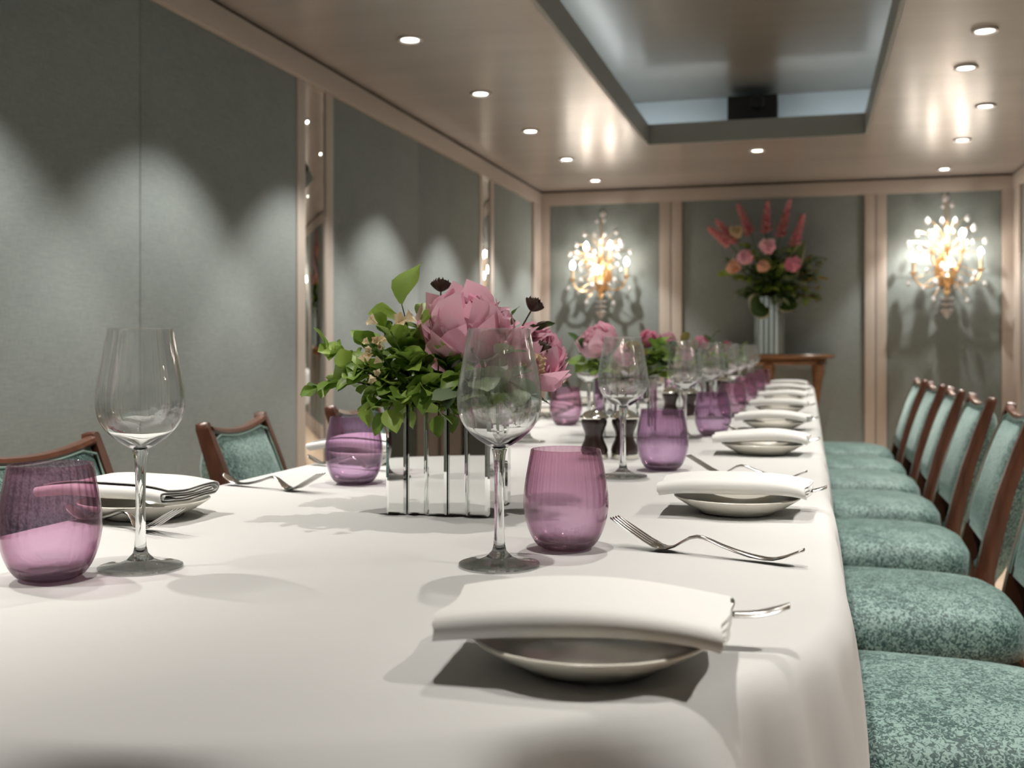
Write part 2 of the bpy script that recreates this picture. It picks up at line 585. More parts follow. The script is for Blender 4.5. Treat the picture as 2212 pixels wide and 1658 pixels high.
# ceiling with a raised, cove-lit coffer
HX0, HX1, HY0, HY1 = -0.978, 0.334, 0.55, 6.885
OX0, OX1, OY0, OY1 = -1.30, 0.66, 0.22, 7.28
ZU = 2.62
g = join(box_geo(XL - 0.13, HX0 - 0.02, YF - 0.13, YB + 0.13, ZC, ZC + 0.02),
         box_geo(HX1 + 0.02, XR + 0.13, YF - 0.13, YB + 0.13, ZC, ZC + 0.02),
         box_geo(HX0 - 0.02, HX1 + 0.02, YF - 0.13, HY0 - 0.02, ZC, ZC + 0.02),
         box_geo(HX0 - 0.02, HX1 + 0.02, HY1 + 0.02, YB + 0.13, ZC, ZC + 0.02))
ceil = struct(obj('ceiling', mesh('ceiling', *g, 'ceiling', False)))
for x0, x1, y0, y1 in ((HX0 - 0.02, HX0, HY0 - 0.02, HY1 + 0.02), (HX1, HX1 + 0.02, HY0 - 0.02, HY1 + 0.02),
                       (HX0, HX1, HY0 - 0.02, HY0), (HX0, HX1, HY1, HY1 + 0.02)):
    box('coffer_lip', x0, x1, y0, y1, ZC - 0.001, ZC + 0.128, 'lip', ceil)
for x0, x1, y0, y1 in ((OX0 - 0.02, OX0, OY0 - 0.02, OY1 + 0.02), (OX1, OX1 + 0.02, OY0 - 0.02, OY1 + 0.02),
                       (OX0, OX1, OY0 - 0.02, OY0), (OX0, OX1, OY1, OY1 + 0.02)):
    box('cove_wall', x0, x1, y0, y1, ZC + 0.021, ZU, 'cove', ceil)
box('coffer_panel', OX0 - 0.02, OX1 + 0.02, OY0 - 0.02, OY1 + 0.02, ZU + 0.001, ZU + 0.02, 'ceiling2', ceil)
for x0, x1, y0, y1 in ((OX0 + 0.10, OX0 + 0.13, OY0 + 0.15, OY1 - 0.15), (OX1 - 0.13, OX1 - 0.10, OY0 + 0.15, OY1 - 0.15),
                       (OX0 + 0.15, OX1 - 0.15, OY0 + 0.10, OY0 + 0.13), (OX0 + 0.15, OX1 - 0.15, OY1 - 0.16, OY1 - 0.13)):
    box('led_strip', x0, x1, y0, y1, ZC + 0.021, ZC + 0.031, 'led', ceil)

# projector standing in the cove
pj = empty('projector', 'black projector box standing in the lit ceiling cove', 'projector', (-0.34, 7.15, ZC + 0.021))
box('body', -0.155, 0.155, -0.11, 0.11, 0.012, 0.29, 'black', pj, 0.008)
obj('lens', mesh('lens', *move(lathe_geo([(0, 0), (0.04, 0), (0.045, 0.02), (0.036, 0.03), (0, 0.024)], 20), Matrix.Translation((0.03, -0.11, 0.24)) @ Matrix.Rotation(R(90), 4, 'X')), 'black'), pj)
for sx in (-1, 1):
    for sy in (-1, 1):
        obj('foot', mesh('foot', *move(lathe_geo([(0, 0), (0.012, 0), (0.012, 0.012), (0, 0.012)], 10), Matrix.Translation((sx * 0.12, sy * 0.08, 0))), 'black'), pj)

# ------------------------------------------------------------------ downlights
ring_me = mesh('trim_ring', *lathe_geo([(0.036, -0.001), (0.052, -0.001), (0.054, -0.006), (0.050, -0.010), (0.038, -0.008), (0.034, 0.004)], 28), 'white_ring')
lens_me = mesh('lens', *lathe_geo([(0, -0.0035), (0.02, -0.0042), (0.0345, -0.003), (0.0345, 0.002), (0, 0.002)], 24), 'lamp')
spot_l = bpy.data.lights.new('downlight_beam', 'SPOT')
spot_l.energy = SPOT_W
spot_l.color = SPOT_COL
spot_l.spot_size = R(88)
spot_l.spot_blend = 0.45
spot_l.shadow_soft_size = 0.018
spot_c = spot_l.copy()
spot_c.energy = SPOT_W * 0.80
DL = [(-1.61, 4.273, 'on the ceiling left of the coffer, nearest in view'), (-1.605, 5.273, 'left of the coffer, second from the camera'),
      (-1.595, 6.26, 'left of the coffer, third from the camera'), (-1.593, 7.257, 'left of the coffer, fourth from the camera'),
      (-1.58, 8.23, 'above the left wall sconce'), (-0.318, 7.262, 'between the coffer and the flower console'),
      (0.952, 8.366, 'above the right wall sconce'), (0.927, 7.23, 'right of the coffer, second from the back wall'),
      (0.916, 6.256, 'right of the coffer, third from the back wall'), (0.704, 5.378, 'right of the coffer, second from the camera'),
      (0.697, 4.773, 'right of the coffer, nearest in view')]
DL += [(-1.6, y, None) for y in (3.27, 2.27, 1.27, 0.27)] + [(0.92, y, None) for y in (3.9, 2.9, 1.9, 0.9)] + [(-0.32, y, 'c') for y in (0.75, 2.0, 3.3)]  # coffer lamps are added out of view to brighten flowers and cloth
cnt = {}
for x, y, t in DL:
    if t and t != 'c':
        lab = 'round white recessed downlight ' + t
    else:
        row = 'added unseen in the coffer' if t == 'c' else 'by the left wall' if x < -1 else 'by the right wall'
        cnt[row] = cnt.get(row, 0) + 1
        lab = 'recessed downlight ' + row + ', number ' + ['one', 'two', 'three', 'four'][cnt[row] - 1] + ' towards ' + ('the far end' if t == 'c' else 'the camera')
    d = empty('downlight', lab, 'downlight', (x, y, ZU if t == 'c' else ZC), 0, 'ceiling downlights' if t and t != 'c' else 'ceiling downlights above the near end of the room')
    obj('trim_ring', ring_me, d)
    obj('lens', lens_me, d)
    lo = bpy.data.objects.new('downlight_beam', spot_c if t == 'c' else spot_l)
    col.objects.link(lo)
    lo.parent = d
    lo.location = (0, 0, -0.014)

# ------------------------------------------------------------------ table and cloth
def track(s, off=0.0):
    """race-track outline, s in metres counter-clockwise from the right side's near tangent point; returns point, normal, angle on near end"""
    L = TY1 - TY0
    arc = PI * TR
    P = 2 * L + 2 * arc
    s %= P
    if s < L:
        p, n = (TX + TR, TY0 + s), (1, 0)
    elif s < L + arc:
        a = (s - L) / TR
        n = (math.cos(a), math.sin(a)); p = (TX + TR * n[0], TY1 + TR * n[1])
    elif s < 2 * L + arc:
        p, n = (TX - TR, TY1 - (s - L - arc)), (-1, 0)
    else:
        a = PI + (s - 2 * L - arc) / TR
        n = (math.cos(a), math.sin(a)); p = (TX + TR * n[0], TY0 + TR * n[1])
    return p, n
PERIM = 2 * (TY1 - TY0) + 2 * PI * TR

def racetrack_slab(z0, z1, inset, nseg=28):
    pts = []
    for k in range(nseg + 1):
        a = -PI / 2 + PI * (k / nseg) - PI / 2
    r = TR - inset
    for k in range(nseg + 1):
        a = PI + PI * k / nseg
        pts.append((TX + r * math.cos(a), TY0 + r * math.sin(a)))
    for k in range(nseg + 1):
        a = PI * k / nseg
        pts.append((TX + r * math.cos(a), TY1 + r * math.sin(a)))
    n = len(pts)
    V = [(x, y, z0) for x, y in pts] + [(x, y, z1) for x, y in pts]
    F = [tuple(range(n - 1, -1, -1)), tuple(range(n, 2 * n))] + [(i, (i + 1) % n, n + (i + 1) % n, n + i) for i in range(n)]
    return V, F

tb = empty('dining_table', 'long round-ended dining table standing under the white cloth', 'table', (TX, 3.6, 0))
def tbpart(name, g, m, sm=True):
    return obj(name, mesh(name, [(x - TX, y - 3.6, z) for x, y, z in g[0]], g[1], m, sm), tb)
tbpart('tabletop', racetrack_slab(0.705, TZ - 0.004, 0.006), 'chairwood')
for yy in (1.3, 3.6, 6.0):
    g = move(lathe_geo([(0, 0), (0.17, 0), (0.17, 0.025), (0.10, 0.07), (0.055, 0.14), (0.05, 0.5), (0.075, 0.62), (0.15, 0.69), (0.15, 0.704), (0, 0.704)], 24), Matrix.Translation((TX, yy, 0)))
    tbpart('pedestal', g, 'chairwood')

# cloth: flat top, soft edge, draped skirt with folds
def gauss(x, c, w):
    return math.exp(-((x - c) / w) ** 2)
S_END0 = 2 * (TY1 - TY0) + PI * TR          # start (left) of the near end arc; angle = 180deg
def skirt_flare(s):
    """outward slope of the skirt (0 = hangs plumb)"""
    s %= PERIM
    if s > S_END0:                          # near end: placed folds; a from -180 (left) to 0 (right)
        a = math.degrees((s - S_END0) / TR) - 180
        f = lerp_tab([(-180, 0.8), (-60, 1.5), (-42, 0.9), (-30, 0.42), (0, 0.25)], a)
        f0 = f
        for c, w, k in ((-115, 8, 0.9), (-80, 8.0, 1.12), (-50, 7.5, 1.12), (-32, 4.0, 0.75), (-22, 3.2, 0.7), (-13, 2.8, 0.6), (-148, 7, 0.8)):
            f -= k * f0 * math.exp(-abs((a - c) / w) ** 4)
        edge = min(1.0, (a + 180) / 20, -a / 16 if a > -16 else 1)
        f = f * max(0, edge) + 0.10 * (1 - max(0, edge))
        return f
    return 0.11 + 0.05 * math.sin(s * 14.0) + 0.035 * math.sin(s * 23 + 1.0) + 0.02 * math.sin(s * 41)

def cloth_geo():
    NS = 620
    rings = []
    # edge + skirt profile: (t along drop)
    drops = [0.0, 0.002, 0.006, 0.012, 0.020, 0.032, 0.048, 0.068, 0.092, 0.12, 0.15, 0.18, 0.21, 0.235]
    ss = [PERIM * k / NS for k in range(NS)]
    # finer near end
    V, F = [], []
    insets = [0.20, 0.10, 0.05, 0.025, 0.012]
    def wr(x, y):
        return 0.0008 * math.sin(y * 9 + 2.1 * math.sin(x * 3)) * math.sin(x * 4 + 1)
    for ins in insets:
        row = []
        for s in ss:
            (px, py), (nx, ny) = track(s)
            x, y = px - nx * ins, py - ny * ins
            row.append(len(V)); V.append((x, y, TZ + wr(x, y) * min(1, ins / 0.1)))
        rings.append(row)
    for d in drops[1:]:
        row = []
        for s in ss:
            (px, py), (nx, ny) = track(s)
            fl = skirt_flare(s)
            lead = 0.014 * (1 - math.exp(-d / 0.008))        # rounded edge of the cloth over the table
            soft = fl * d * (1.0 - 0.55 * d / 0.235)
            zz = TZ - d
            o = -0.010 + lead + soft
            row.append(len(V)); V.append((px + nx * o, py + ny * o, zz))
        rings.append(row)
    # inner cap as strip between opposite sides: use centre line vertices
    c_row = []
    for s in ss:
        (px, py), (nx, ny) = track(s)
        x = TX
        y = min(max(py, TY0), TY1)
        (qx, qy) = (px - nx * TR * 0.75, py - ny * TR * 0.75)
        c_row.append(len(V)); V.append((qx, qy, TZ + wr(qx, qy)))
    m_row = []
    for s in ss:
        (px, py), (nx, ny) = track(s)
        (qx, qy) = (px - nx * TR, py - ny * TR)
        m_row.append(len(V)); V.append((qx, qy, TZ + wr(qx, qy)))
    allr = [m_row, c_row] + rings
    for a, b in zip(allr, allr[1:]):
        for k in range(NS):
            k2 = (k + 1) % NS
            F.append((a[k], a[k2], b[k2], b[k]))
    return V, F
cv, cf = cloth_geo()
cme = mesh('tablecloth', cv, cf, 'cloth', 80)
bm = bmesh.new(); bm.from_mesh(cme); bmesh.ops.remove_doubles(bm, verts=bm.verts, dist=0.0004)
bmesh.ops.recalc_face_normals(bm, faces=bm.faces); bm.to_mesh(cme); bm.free()
tc = tag(obj('tablecloth', cme), 'white linen tablecloth draped in soft folds over the long dining table', 'tablecloth')

# ------------------------------------------------------------------ chairs
def back_x(z):
    """front line of the back (leaning), local x by height"""
    return smooth_tab([(0.0, 0.30), (0.18, 0.235), (0.36, 0.208), (0.5, 0.232), (0.65, 0.275), (0.81, 0.335)], z)

def seat_geo():
    rings = []
    V, F = [], []
    seg = 44
    prof = [(0.30, 0.355, 0), (0.03, 0.357, 0), (0.004, 0.372, 0), (0.0, 0.40, 0), (0.004, 0.432, 0), (0.018, 0.455, 0), (0.045, 0.470, 0), (0.09, 0.479, 0), (0.15, 0.483, 0)]
    for ins, z, _ in prof:
        row = []
        ins = min(ins, 0.2)
        for k in range(seg):
            a = 2 * PI * k / seg
            c, s = math.cos(a), math.sin(a)
            e = 2 / 3.6
            x = (0.232 - ins) * math.copysign(abs(c) ** e, c) - 0.015
            y = (0.232 - ins) * math.copysign(abs(s) ** e, s) * (1.0 - 0.12 * (x + 0.015) / 0.23)
            row.append(len(V)); V.append((x, y, z))
        rings.append(row)
    for a, b in zip(rings, rings[1:]):
        for k in range(seg):
            k2 = (k + 1) % seg
            F.append((a[k], a[k2], b[k2], b[k]))
    F.append(tuple(rings[-1])); F.append(tuple(reversed(rings[0])))
    return V, F

def top_z(y):
    return 0.790 + 0.020 * (abs(y) / 0.2) ** 2

def make_chair():
    t = empty('dining_chair', 'x', 'chair')
    obj('seat', mesh('seat', *seat_geo(), 'velvet', 60), t)
    # seat rail under the cushion
    obj('seat_rail', mesh('seat_rail', *box_geo(-0.215, 0.20, -0.205, 0.205, 0.315, 0.354, 0.008), 'chairwood'), t)
    for sy in (-1, 1):
        v, f = tube_geo([(-0.20, sy * 0.19, 0.33), (-0.20, sy * 0.19, 0.16), (-0.205, sy * 0.19, 0.0)], [0.026, 0.020, 0.013], 4)
        obj('leg', mesh('leg', v, f, 'chairwood', False), t)
        # back post: rear leg and upright in one curved piece
        V, F, rows = [], [], []
        zs = [0, 0.1, 0.2, 0.3, 0.4, 0.5, 0.6, 0.7, 0.76, 0.795, 0.808, 0.812]
        for z in zs:
            x = back_x(z)
            th = lerp_tab([(0, 0.028), (0.3, 0.045), (0.5, 0.044), (0.7, 0.036), (0.795, 0.028), (0.808, 0.024), (0.812, 0.014)], z)
            wd = lerp_tab([(0, 0.022), (0.35, 0.026), (0.78, 0.024), (0.808, 0.020), (0.812, 0.012)], z)
            yc = sy * lerp_tab([(0, 0.175), (0.4, 0.180), (0.81, 0.188)], z)
            row = []
            for dx, dy in ((0, -0.5), (0, 0.5), (0.25, 0.62), (0.75, 0.62), (1, 0.5), (1, -0.5)):
                row.append(len(V)); V.append((x + dx * th, yc + dy * wd * sy, z))
            rows.append(row)
        for a, b in zip(rows, rows[1:]):
            for k in range(6):
                F.append((a[k], a[(k + 1) % 6], b[(k + 1) % 6], b[k]))
        F.append(tuple(rows[0])); F.append(tuple(rows[-1]))
        obj('post', mesh('post', V, F, 'chairwood', 50), t)
    # top rail, dipping in the middle
    def rail(u, v):
        y = -0.178 + 0.356 * u
        a = 2 * PI * v
        z = top_z(y) - 0.009 + 0.009 * math.sin(a)
        return (back_x(0.79) + 0.013 + 0.014 * math.cos(a), y, z)
    obj('top_rail', mesh('top_rail', *grid_geo(rail, 13, 9), 'chairwood'), t)
    # upholstered front and back of the backrest
    def pad(front):
        def f(u, v):
            y = (-0.170 + 0.340 * u) if front else (-0.187 + 0.374 * u)
            z = 0.47 + (top_z(y) - 0.014 - 0.47) * v if front else 0.36 + (top_z(y) - 0.014 - 0.36) * v
            bul = (1 - (2 * u - 1) ** 6) * (1 - (2 * v - 1) ** 8)
            th = lerp_tab([(0, 0.028), (0.3, 0.045), (0.5, 0.044), (0.7, 0.036), (0.81, 0.028)], z)
            if front:
                return (back_x(z) + 0.010 - 0.016 * bul, y, z)
            return (back_x(z) + th - 0.006 + lerp_tab([(0.36, 0.04), (0.5, 0.07), (0.7, 0.06), (0.81, 0.022)], z) * bul, y, z)
        return f
    obj('backrest', mesh('backrest', *grid_geo(pad(True), 15, 13), 'velvet', 80), t)
    obj('back_cushion', mesh('back_cushion', *grid_geo(pad(False), 15, 13), 'velvet', 80), t)
    # piping that edges the front pad
    path = []
    for k in range(9):
        z = 0.475 + (0.775 - 0.475) * k / 8
        path.append((back_x(z) + 0.004, -0.170, z))
    for k in range(1, 9):
        y = -0.170 + 0.340 * k / 9
        path.append((back_x(0.785) + 0.004, y, top_z(y) - 0.016))
    for k in range(9):
        z = 0.775 - (0.775 - 0.475) * k / 8
        path.append((back_x(z) + 0.004, 0.170, z))
    obj('piping', mesh('piping', *tube_geo(path, 0.0024, 6), 'piping'), t)
    return t

CHY = [1.66, 2.37, 3.09, 3.76, 4.40, 5.02, 5.70]
chair0 = make_chair()
for i, y in enumerate(CHY):
    c = chair0 if i == 0 else copy_tree(chair0)
    c.location = (0.195, y, 0)
    c.rotation_euler = (0, 0, R((0, 1, -1.5, 0.5, -1, 1, 0)[i]))
    tag(c, 'teal velvet dining chair, ' + nth(i, 'in the row right of the table'), 'chair', 'chairs along the right side of the table')
for i, (y, dx) in enumerate(((1.525, 0), (2.19, 0), (2.81, 0), (3.38, 0), (4.02, 0), (4.66, 0), (5.30, 0))):
    c = copy_tree(chair0)
    c.location = (-0.87 + dx, y, 0)
    c.rotation_euler = (0, 0, R(180 + (7, 11, 6, 4, 3, 2, 0)[i]))
    tag(c, 'teal velvet dining chair, ' + nth(i, 'in the row by the left wall'), 'chair', 'chairs along the left side of the table')

# ------------------------------------------------------------------ tableware
# wine glass
def bezier_prof(tab, n):
    z0, z1 = tab[0][0], tab[-1][0]
    return [(smooth_tab(tab, z0 + (z1 - z0) * k / n), z0 + (z1 - z0) * k / n) for k in range(n + 1)]
bowl_tab = [(0.1125, 0.0045), (0.1150, 0.0105), (0.1200, 0.0185), (0.1262, 0.0265), (0.134, 0.0335), (0.143, 0.0385), (0.155, 0.0410), (0.170, 0.0405), (0.190, 0.0372), (0.210, 0.0334), (0.2284, 0.0300)]
outer = bezier_prof(bowl_tab, 30)
inner = [(max(0.0, r - (0.0011 if z > 0.13 else 0.0011 + (0.13 - z) * 0.12)), z + (0.0 if z > 0.13 else (0.13 - z) * 0.10)) for r, z in outer]
inner = [(r, z) for r, z in inner if r > 0.001]
rimtop = [((outer[-1][0] + inner[-1][0]) / 2, outer[-1][1] + 0.0005)]
bowl_prof = [(0, 0.1125)] + outer + rimtop + inner[::-1] + [(0, inner[0][1])]
bowl_me = mesh('bowl', *lathe_geo(bowl_prof, 64), 'bowlglass', 60)
stem_tab = [(0.0085, 0.0125), (0.012, 0.0082), (0.018, 0.0060), (0.03, 0.0050), (0.06, 0.0046), (0.09, 0.0050), (0.104, 0.0058), (0.1122, 0.0075)]
stem_prof = bezier_prof(stem_tab, 18)
stem_me = mesh('stem', *lathe_geo([(0, 0.0085)] + stem_prof + [(0, 0.1122)], 28), 'solidglass', 60)
foot_me = mesh('foot', *lathe_geo([(0, 0.0006), (0.020, 0.0006), (0.0385, 0.0004), (0.0396, 0.0010), (0.0392, 0.0022), (0.030, 0.0034), (0.020, 0.0050), (0.0135, 0.0078), (0.0125, 0.0085), (0, 0.0085)], 56), 'footglass', 60)

def wine_glass(x, y, label, group):
    t = empty('wine_glass', label, 'wine glass', (x, y, TZ + 0.0009), 0, group)
    obj('bowl', bowl_me, t)
    obj('stem', stem_me, t)
    obj('foot', foot_me, t)
    return t

# ribbed tumbler
tumb_tab = [(0.0, 0.0255), (0.004, 0.0300), (0.012, 0.0358), (0.024, 0.0408), (0.038, 0.0440), (0.050, 0.0448), (0.065, 0.0436), (0.085, 0.0403), (0.1035, 0.0368)]
def tumbler_mesh(name, m):
    o = bezier_prof(tumb_tab, 26)
    i = [(r - 0.0022, z) for r, z in o if z > 0.010]
    prof = [(0, 0.0012), (0.0225, 0.0)] + o[1:] + [((o[-1][0] + i[-1][0]) / 2, o[-1][1] + 0.0008)] + i[::-1] + [(0.026, 0.0088), (0.014, 0.0072), (0, 0.0068)]
    inner_set = set((round(r, 6), round(z, 6)) for r, z in i)
    def rf(r, z, a):
        if (round(r, 6), round(z, 6)) in inner_set:
            amp = 0.00080 * min(1.0, max(0.0, (z - 0.038) / 0.02))
            return r + amp * math.cos(a * 30)
        return r
    return mesh(name, *lathe_geo(prof, 160, rfun=rf), m, 60)
tumb_p = tumbler_mesh('body', 'purpleglass')
tumb_l = tumbler_mesh('body', 'lilacglass')
def tumbler(x, y, lilac, label, group):
    o = obj('tumbler', tumb_l if lilac else tumb_p, None, (x, y, TZ + 0.0009), (0, 0, x * 7))
    return tag(o, label, 'tumbler', group)

# side plate
plate_me = mesh('side_plate', *lathe_geo([(0, 0.0025), (0.040, 0.0025), (0.043, 0.0), (0.047, 0.0), (0.049, 0.003), (0.064, 0.0095), (0.077, 0.0175), (0.0795, 0.0192), (0.0800, 0.0205), (0.0788, 0.0213), (0.0765, 0.0205), (0.063, 0.0135), (0.050, 0.0078), (0.044, 0.0062), (0, 0.0060)], 64), 'china', 60)
# folded napkin: a flat roll of cloth
def napkin_geo(L=0.184, W=0.108, seed=0):
    rnd = random.Random(seed)
    # path in (v, z): flattened spiral from the inside out
    path = []
    layers = [(0.030, 0.0085), (0.044, 0.0140), (0.052, 0.0190)]
    def half(v_from, v_to, z, n=7):
        return [(v_from + (v_to - v_from) * k / n, z) for k in range(n + 1)]
    w = W / 2
    zb = [0.0010, 0.0042, 0.0074, 0.0106, 0.0138, 0.0172]
    def turn(v, z0, z1, sgn, n=6):
        r = (z1 - z0) / 2
        return [(v + sgn * r * 1.3 * math.sin(PI * k / n), (z0 + z1) / 2 - r * math.cos(PI * k / n)) for k in range(1, n)]
    path += half(-w * 0.55, w * 0.86, zb[2])
    path += turn(w * 0.86, zb[2], zb[3], 1)
    path += half(w * 0.86, -w * 0.88, zb[3])
    path += turn(-w * 0.88, zb[1], zb[3], -1)[::-1]
    path += half(-w * 0.88, w * 0.93, zb[1])
    path += turn(w * 0.93, zb[1], zb[4], 1)
    path += half(w * 0.93, -w * 0.95, zb[4])
    path += turn(-w * 0.95, zb[0], zb[4], -1)[::-1]
    path += half(-w * 0.95, w * 0.95, zb[0])
    path += turn(w * 0.95, zb[0], zb[5], 1)
    path += half(w * 0.95, -w * 0.80, zb[5])
    nu = 16
    th = 0.0009
    n = len(path)
    V, F = [], []
    # offset outline for thickness
    def nrm(i):
        a = path[max(i - 1, 0)]; b = path[min(i + 1, n - 1)]
        dx, dz = b[0] - a[0], b[1] - a[1]
        l = math.hypot(dx, dz) or 1
        return (-dz / l, dx / l)
    k1, k2 = rnd.uniform(0, 6), rnd.uniform(0, 6)
    for j in range(nu + 1):
        u = j / nu
        for side in (1, -1):
            for i, (v, z) in enumerate(path):
                a, b = nrm(i)
                vv, zz = v + a * th * 0.5 * side, z + b * th * 0.5 * side
                ends = (2 * u - 1)
                taper = 1 - 0.05 * ends ** 2
                sag = -0.006 * abs(ends) ** 3 + 0.0012 * math.sin(u * 7 + k1) + 0.0012 * math.sin(vv * 60 + k2)
                puff = 1 + 0.18 * math.sin(u * 5 + k2) * (1 - abs(vv) / w * 0.5)
                skew = 0.006 * (1 if ends < 0 else 0.3) * abs(ends) ** 6 * (vv / w)
                V.append((L * (u - 0.5) + skew + 0.0015 * math.sin(i * 0.9 + k1) * abs(ends) ** 8, vv * taper + 0.0015 * math.sin(u * 6 + k1), zz * puff + sag + 0.006))
    ring = 2 * n
    for j in range(nu):
        for i in range(n - 1):
            for sd in (0, 1):
                a = j * ring + sd * n + i
                F.append((a, a + 1, a + 1 + ring, a + ring))
        for i in (0, n - 1):
            a = j * ring + i
            F.append((a, a + n, a + n + ring, a + ring))
    for j in (0, nu):
        for i in range(n - 1):
            a = j * ring + i
            F.append((a, a + 1, a + 1 + n, a + n))
    return V, F
napkins = [mesh('napkin', *napkin_geo(seed=k), 'napkin', 70) for k in range(3)]

# fork
FZ = [(0, 0.0160), (0.012, 0.0105), (0.03, 0.0040), (0.055, 0.0048), (0.085, 0.0115), (0.105, 0.0175), (0.118, 0.0165), (0.138, 0.0050), (0.150, 0.0032), (0.165, 0.0080), (0.185, 0.0180), (0.208, 0.0295)]
def fork_handle_geo():
    V, F = [], []
    wt = [(0, 0.003), (0.002, 0.010), (0.008, 0.0165), (0.02, 0.0175), (0.05, 0.0125), (0.08, 0.0085), (0.105, 0.0068), (0.125, 0.0080), (0.138, 0.0185), (0.150, 0.0240), (0.160, 0.0245)]
    xs = [0, 0.002, 0.005, 0.01, 0.02, 0.03, 0.04, 0.055, 0.07, 0.085, 0.095, 0.105, 0.112, 0.12, 0.128, 0.136, 0.143, 0.150, 0.155, 0.160]
    for x in xs:
        z, w = smooth_tab(FZ, x), lerp_tab(wt, x)
        t = 0.0016
        for a in range(8):
            an = 2 * PI * a / 8
            V.append((x, w / 2 * math.cos(an), z + t * (1.0 if w > 0.012 else 1.25) * math.sin(an)))
    for i in range(len(xs) - 1):
        for k in range(8):
            F.append((i * 8 + k, i * 8 + (k + 1) % 8, (i + 1) * 8 + (k + 1) % 8, (i + 1) * 8 + k))
    F.append(tuple(range(8))); F.append(tuple((len(xs) - 1) * 8 + k for k in range(8)))
    return V, F
fork_handle = mesh('handle', *fork_handle_geo(), 'steel', 60)
tines = []
for k in range(4):
    yc = -0.0093 + 0.0062 * k
    V, F = [], []
    xs = [0.157, 0.168, 0.18, 0.192, 0.203, 0.208]
    for i, x in enumerate(xs):
        w = [0.0024, 0.0022, 0.0020, 0.0018, 0.0012, 0.0004][i]
        z = smooth_tab(FZ, x)
        yy = yc * (1 - 0.10 * i / 5)
        for a in range(6):
            an = 2 * PI * a / 6
            V.append((x, yy + w * math.cos(an), z + 0.0011 * math.sin(an)))
    for i in range(len(xs) - 1):
        for a in range(6):
            F.append((i * 6 + a, i * 6 + (a + 1) % 6, (i + 1) * 6 + (a + 1) % 6, (i + 1) * 6 + a))
    F.append(tuple(range(6))); F.append(tuple((len(xs) - 1) * 6 + a for a in range(6)))
    tines.append(mesh('tine', V, F, 'steel', 60))
def fork(x, y, rz, label, group):
    t = empty('fork', label, 'fork', (x, y, TZ + 0.0009), rz, group)
    obj('handle', fork_handle, t)
    for m in tines:
        obj('tine', m, t)
    return t

# butter knife that lies on the side plate
def knife_geo(x0, x1, wt, zt, flat):
    V, F = [], []
    n = 12
    for i in range(n + 1):
        x = x0 + (x1 - x0) * i / n
        w, z = smooth_tab(wt, x), smooth_tab(zt, x)
        for a in range(8):
            an = 2 * PI * a / 8
            V.append((x, w / 2 * math.cos(an), z + flat * math.sin(an)))
    for i in range(n):
        for k in range(8):
            F.append((i * 8 + k, i * 8 + (k + 1) % 8, (i + 1) * 8 + (k + 1) % 8, (i + 1) * 8 + k))
    F.append(tuple(range(8))); F.append(tuple(n * 8 + k for k in range(8)))
    return V, F
KZ = [(0, 0.0125), (0.008, 0.0095), (0.022, 0.0062), (0.045, 0.0048), (0.08, 0.0040), (0.17, 0.0016)]
knife_handle = mesh('handle', *knife_geo(0, 0.085, [(0, 0.006), (0.004, 0.0125), (0.02, 0.0140), (0.06, 0.0100), (0.085, 0.0080)], KZ, 0.0022), 'steel', 60)
knife_blade = mesh('blade', *knife_geo(0.083, 0.165, [(0.083, 0.0090), (0.10, 0.0150), (0.145, 0.0165), (0.160, 0.010), (0.165, 0.002)], KZ, 0.0008), 'steel', 60)
def butter_knife(x, y, rz, label, group):
    t = empty('butter_knife', label, 'knife', (x, y, TZ + 0.0190), rz, group)
    obj('handle', knife_handle, t)
    obj('blade', knife_blade, t)
    return t

GR = 'row of place settings along the right side of the table'
def setting_plate(x, y, rz, i, where, k=0):
    p = obj('side_plate', plate_me, None, (x, y, TZ + 0.0009))
    tag(p, 'small cream china side plate, ' + nth(i, where), 'plate', 'side plates on the table')
    n = obj('napkin', napkins[k % 3], None, (x - (0.024 if (i == 0 and where == LEFT) else 0.002), y, TZ + 0.0225), (0, 0, rz + PI))
    tag(n, 'folded white napkin lying on a plate, ' + nth(i, where), 'napkin', 'napkins on the side plates')

RIGHT = 'along the right table edge'
LEFT = 'along the left table edge'
plates_r = [(-0.140, 0.712, 7), (-0.088, 1.42, 2), (-0.088, 2.22, 3), (-0.085, 2.90, -2), (-0.088, 3.63, 2), (-0.090, 4.38, 0), (-0.090, 5.12, -2), (-0.095, 5.86, 1)]
for i, (x, y, a) in enumerate(plates_r):
    setting_plate(x, y, R(a), i, RIGHT, i)
    butter_knife(x + (0.128 if i == 0 else 0.112), y + (0.066 if i == 0 else 0.04), R(188 if i == 0 else 184), 'steel butter knife handle sticking out under a napkin, ' + nth(i, RIGHT), 'butter knives on the right-hand plates')
for i, (x, y) in enumerate([(-0.003, 1.078), (-0.001, 1.772), (0.0, 2.56), (0.0, 3.27), (0.0, 4.0), (0.0, 4.75), (0.0, 5.49)]):
    fork(x, y, R(161 - (i % 3) * 2), 'steel fork lying clear of the napkins, ' + nth(i, RIGHT), 'bare forks along the right table edge')
for i, (x, y) in enumerate([(-0.288, 1.008), (-0.292, 1.760), (-0.278, 2.560), (-0.280, 3.30), (-0.280, 4.07), (-0.285, 4.80), (-0.285, 5.55), (-0.30, 6.25)]):
    wine_glass(x, y, 'clear tulip-shaped wine glass, ' + nth(i, 'in the right-hand row'), 'wine glasses in the right-hand row')
for i, (x, y, l) in enumerate([(-0.245, 1.112, 0), (-0.243, 1.880, 1), (-0.222, 2.660, 1), (-0.225, 3.40, 0), (-0.225, 4.15, 0), (-0.225, 4.90, 0), (-0.225, 5.64, 0)]):
    tumbler(x, y, l, ('lilac' if l else 'pink-purple') + ' ribbed glass tumbler, ' + nth(i, 'in the right-hand row'), 'tumblers in the right-hand row')
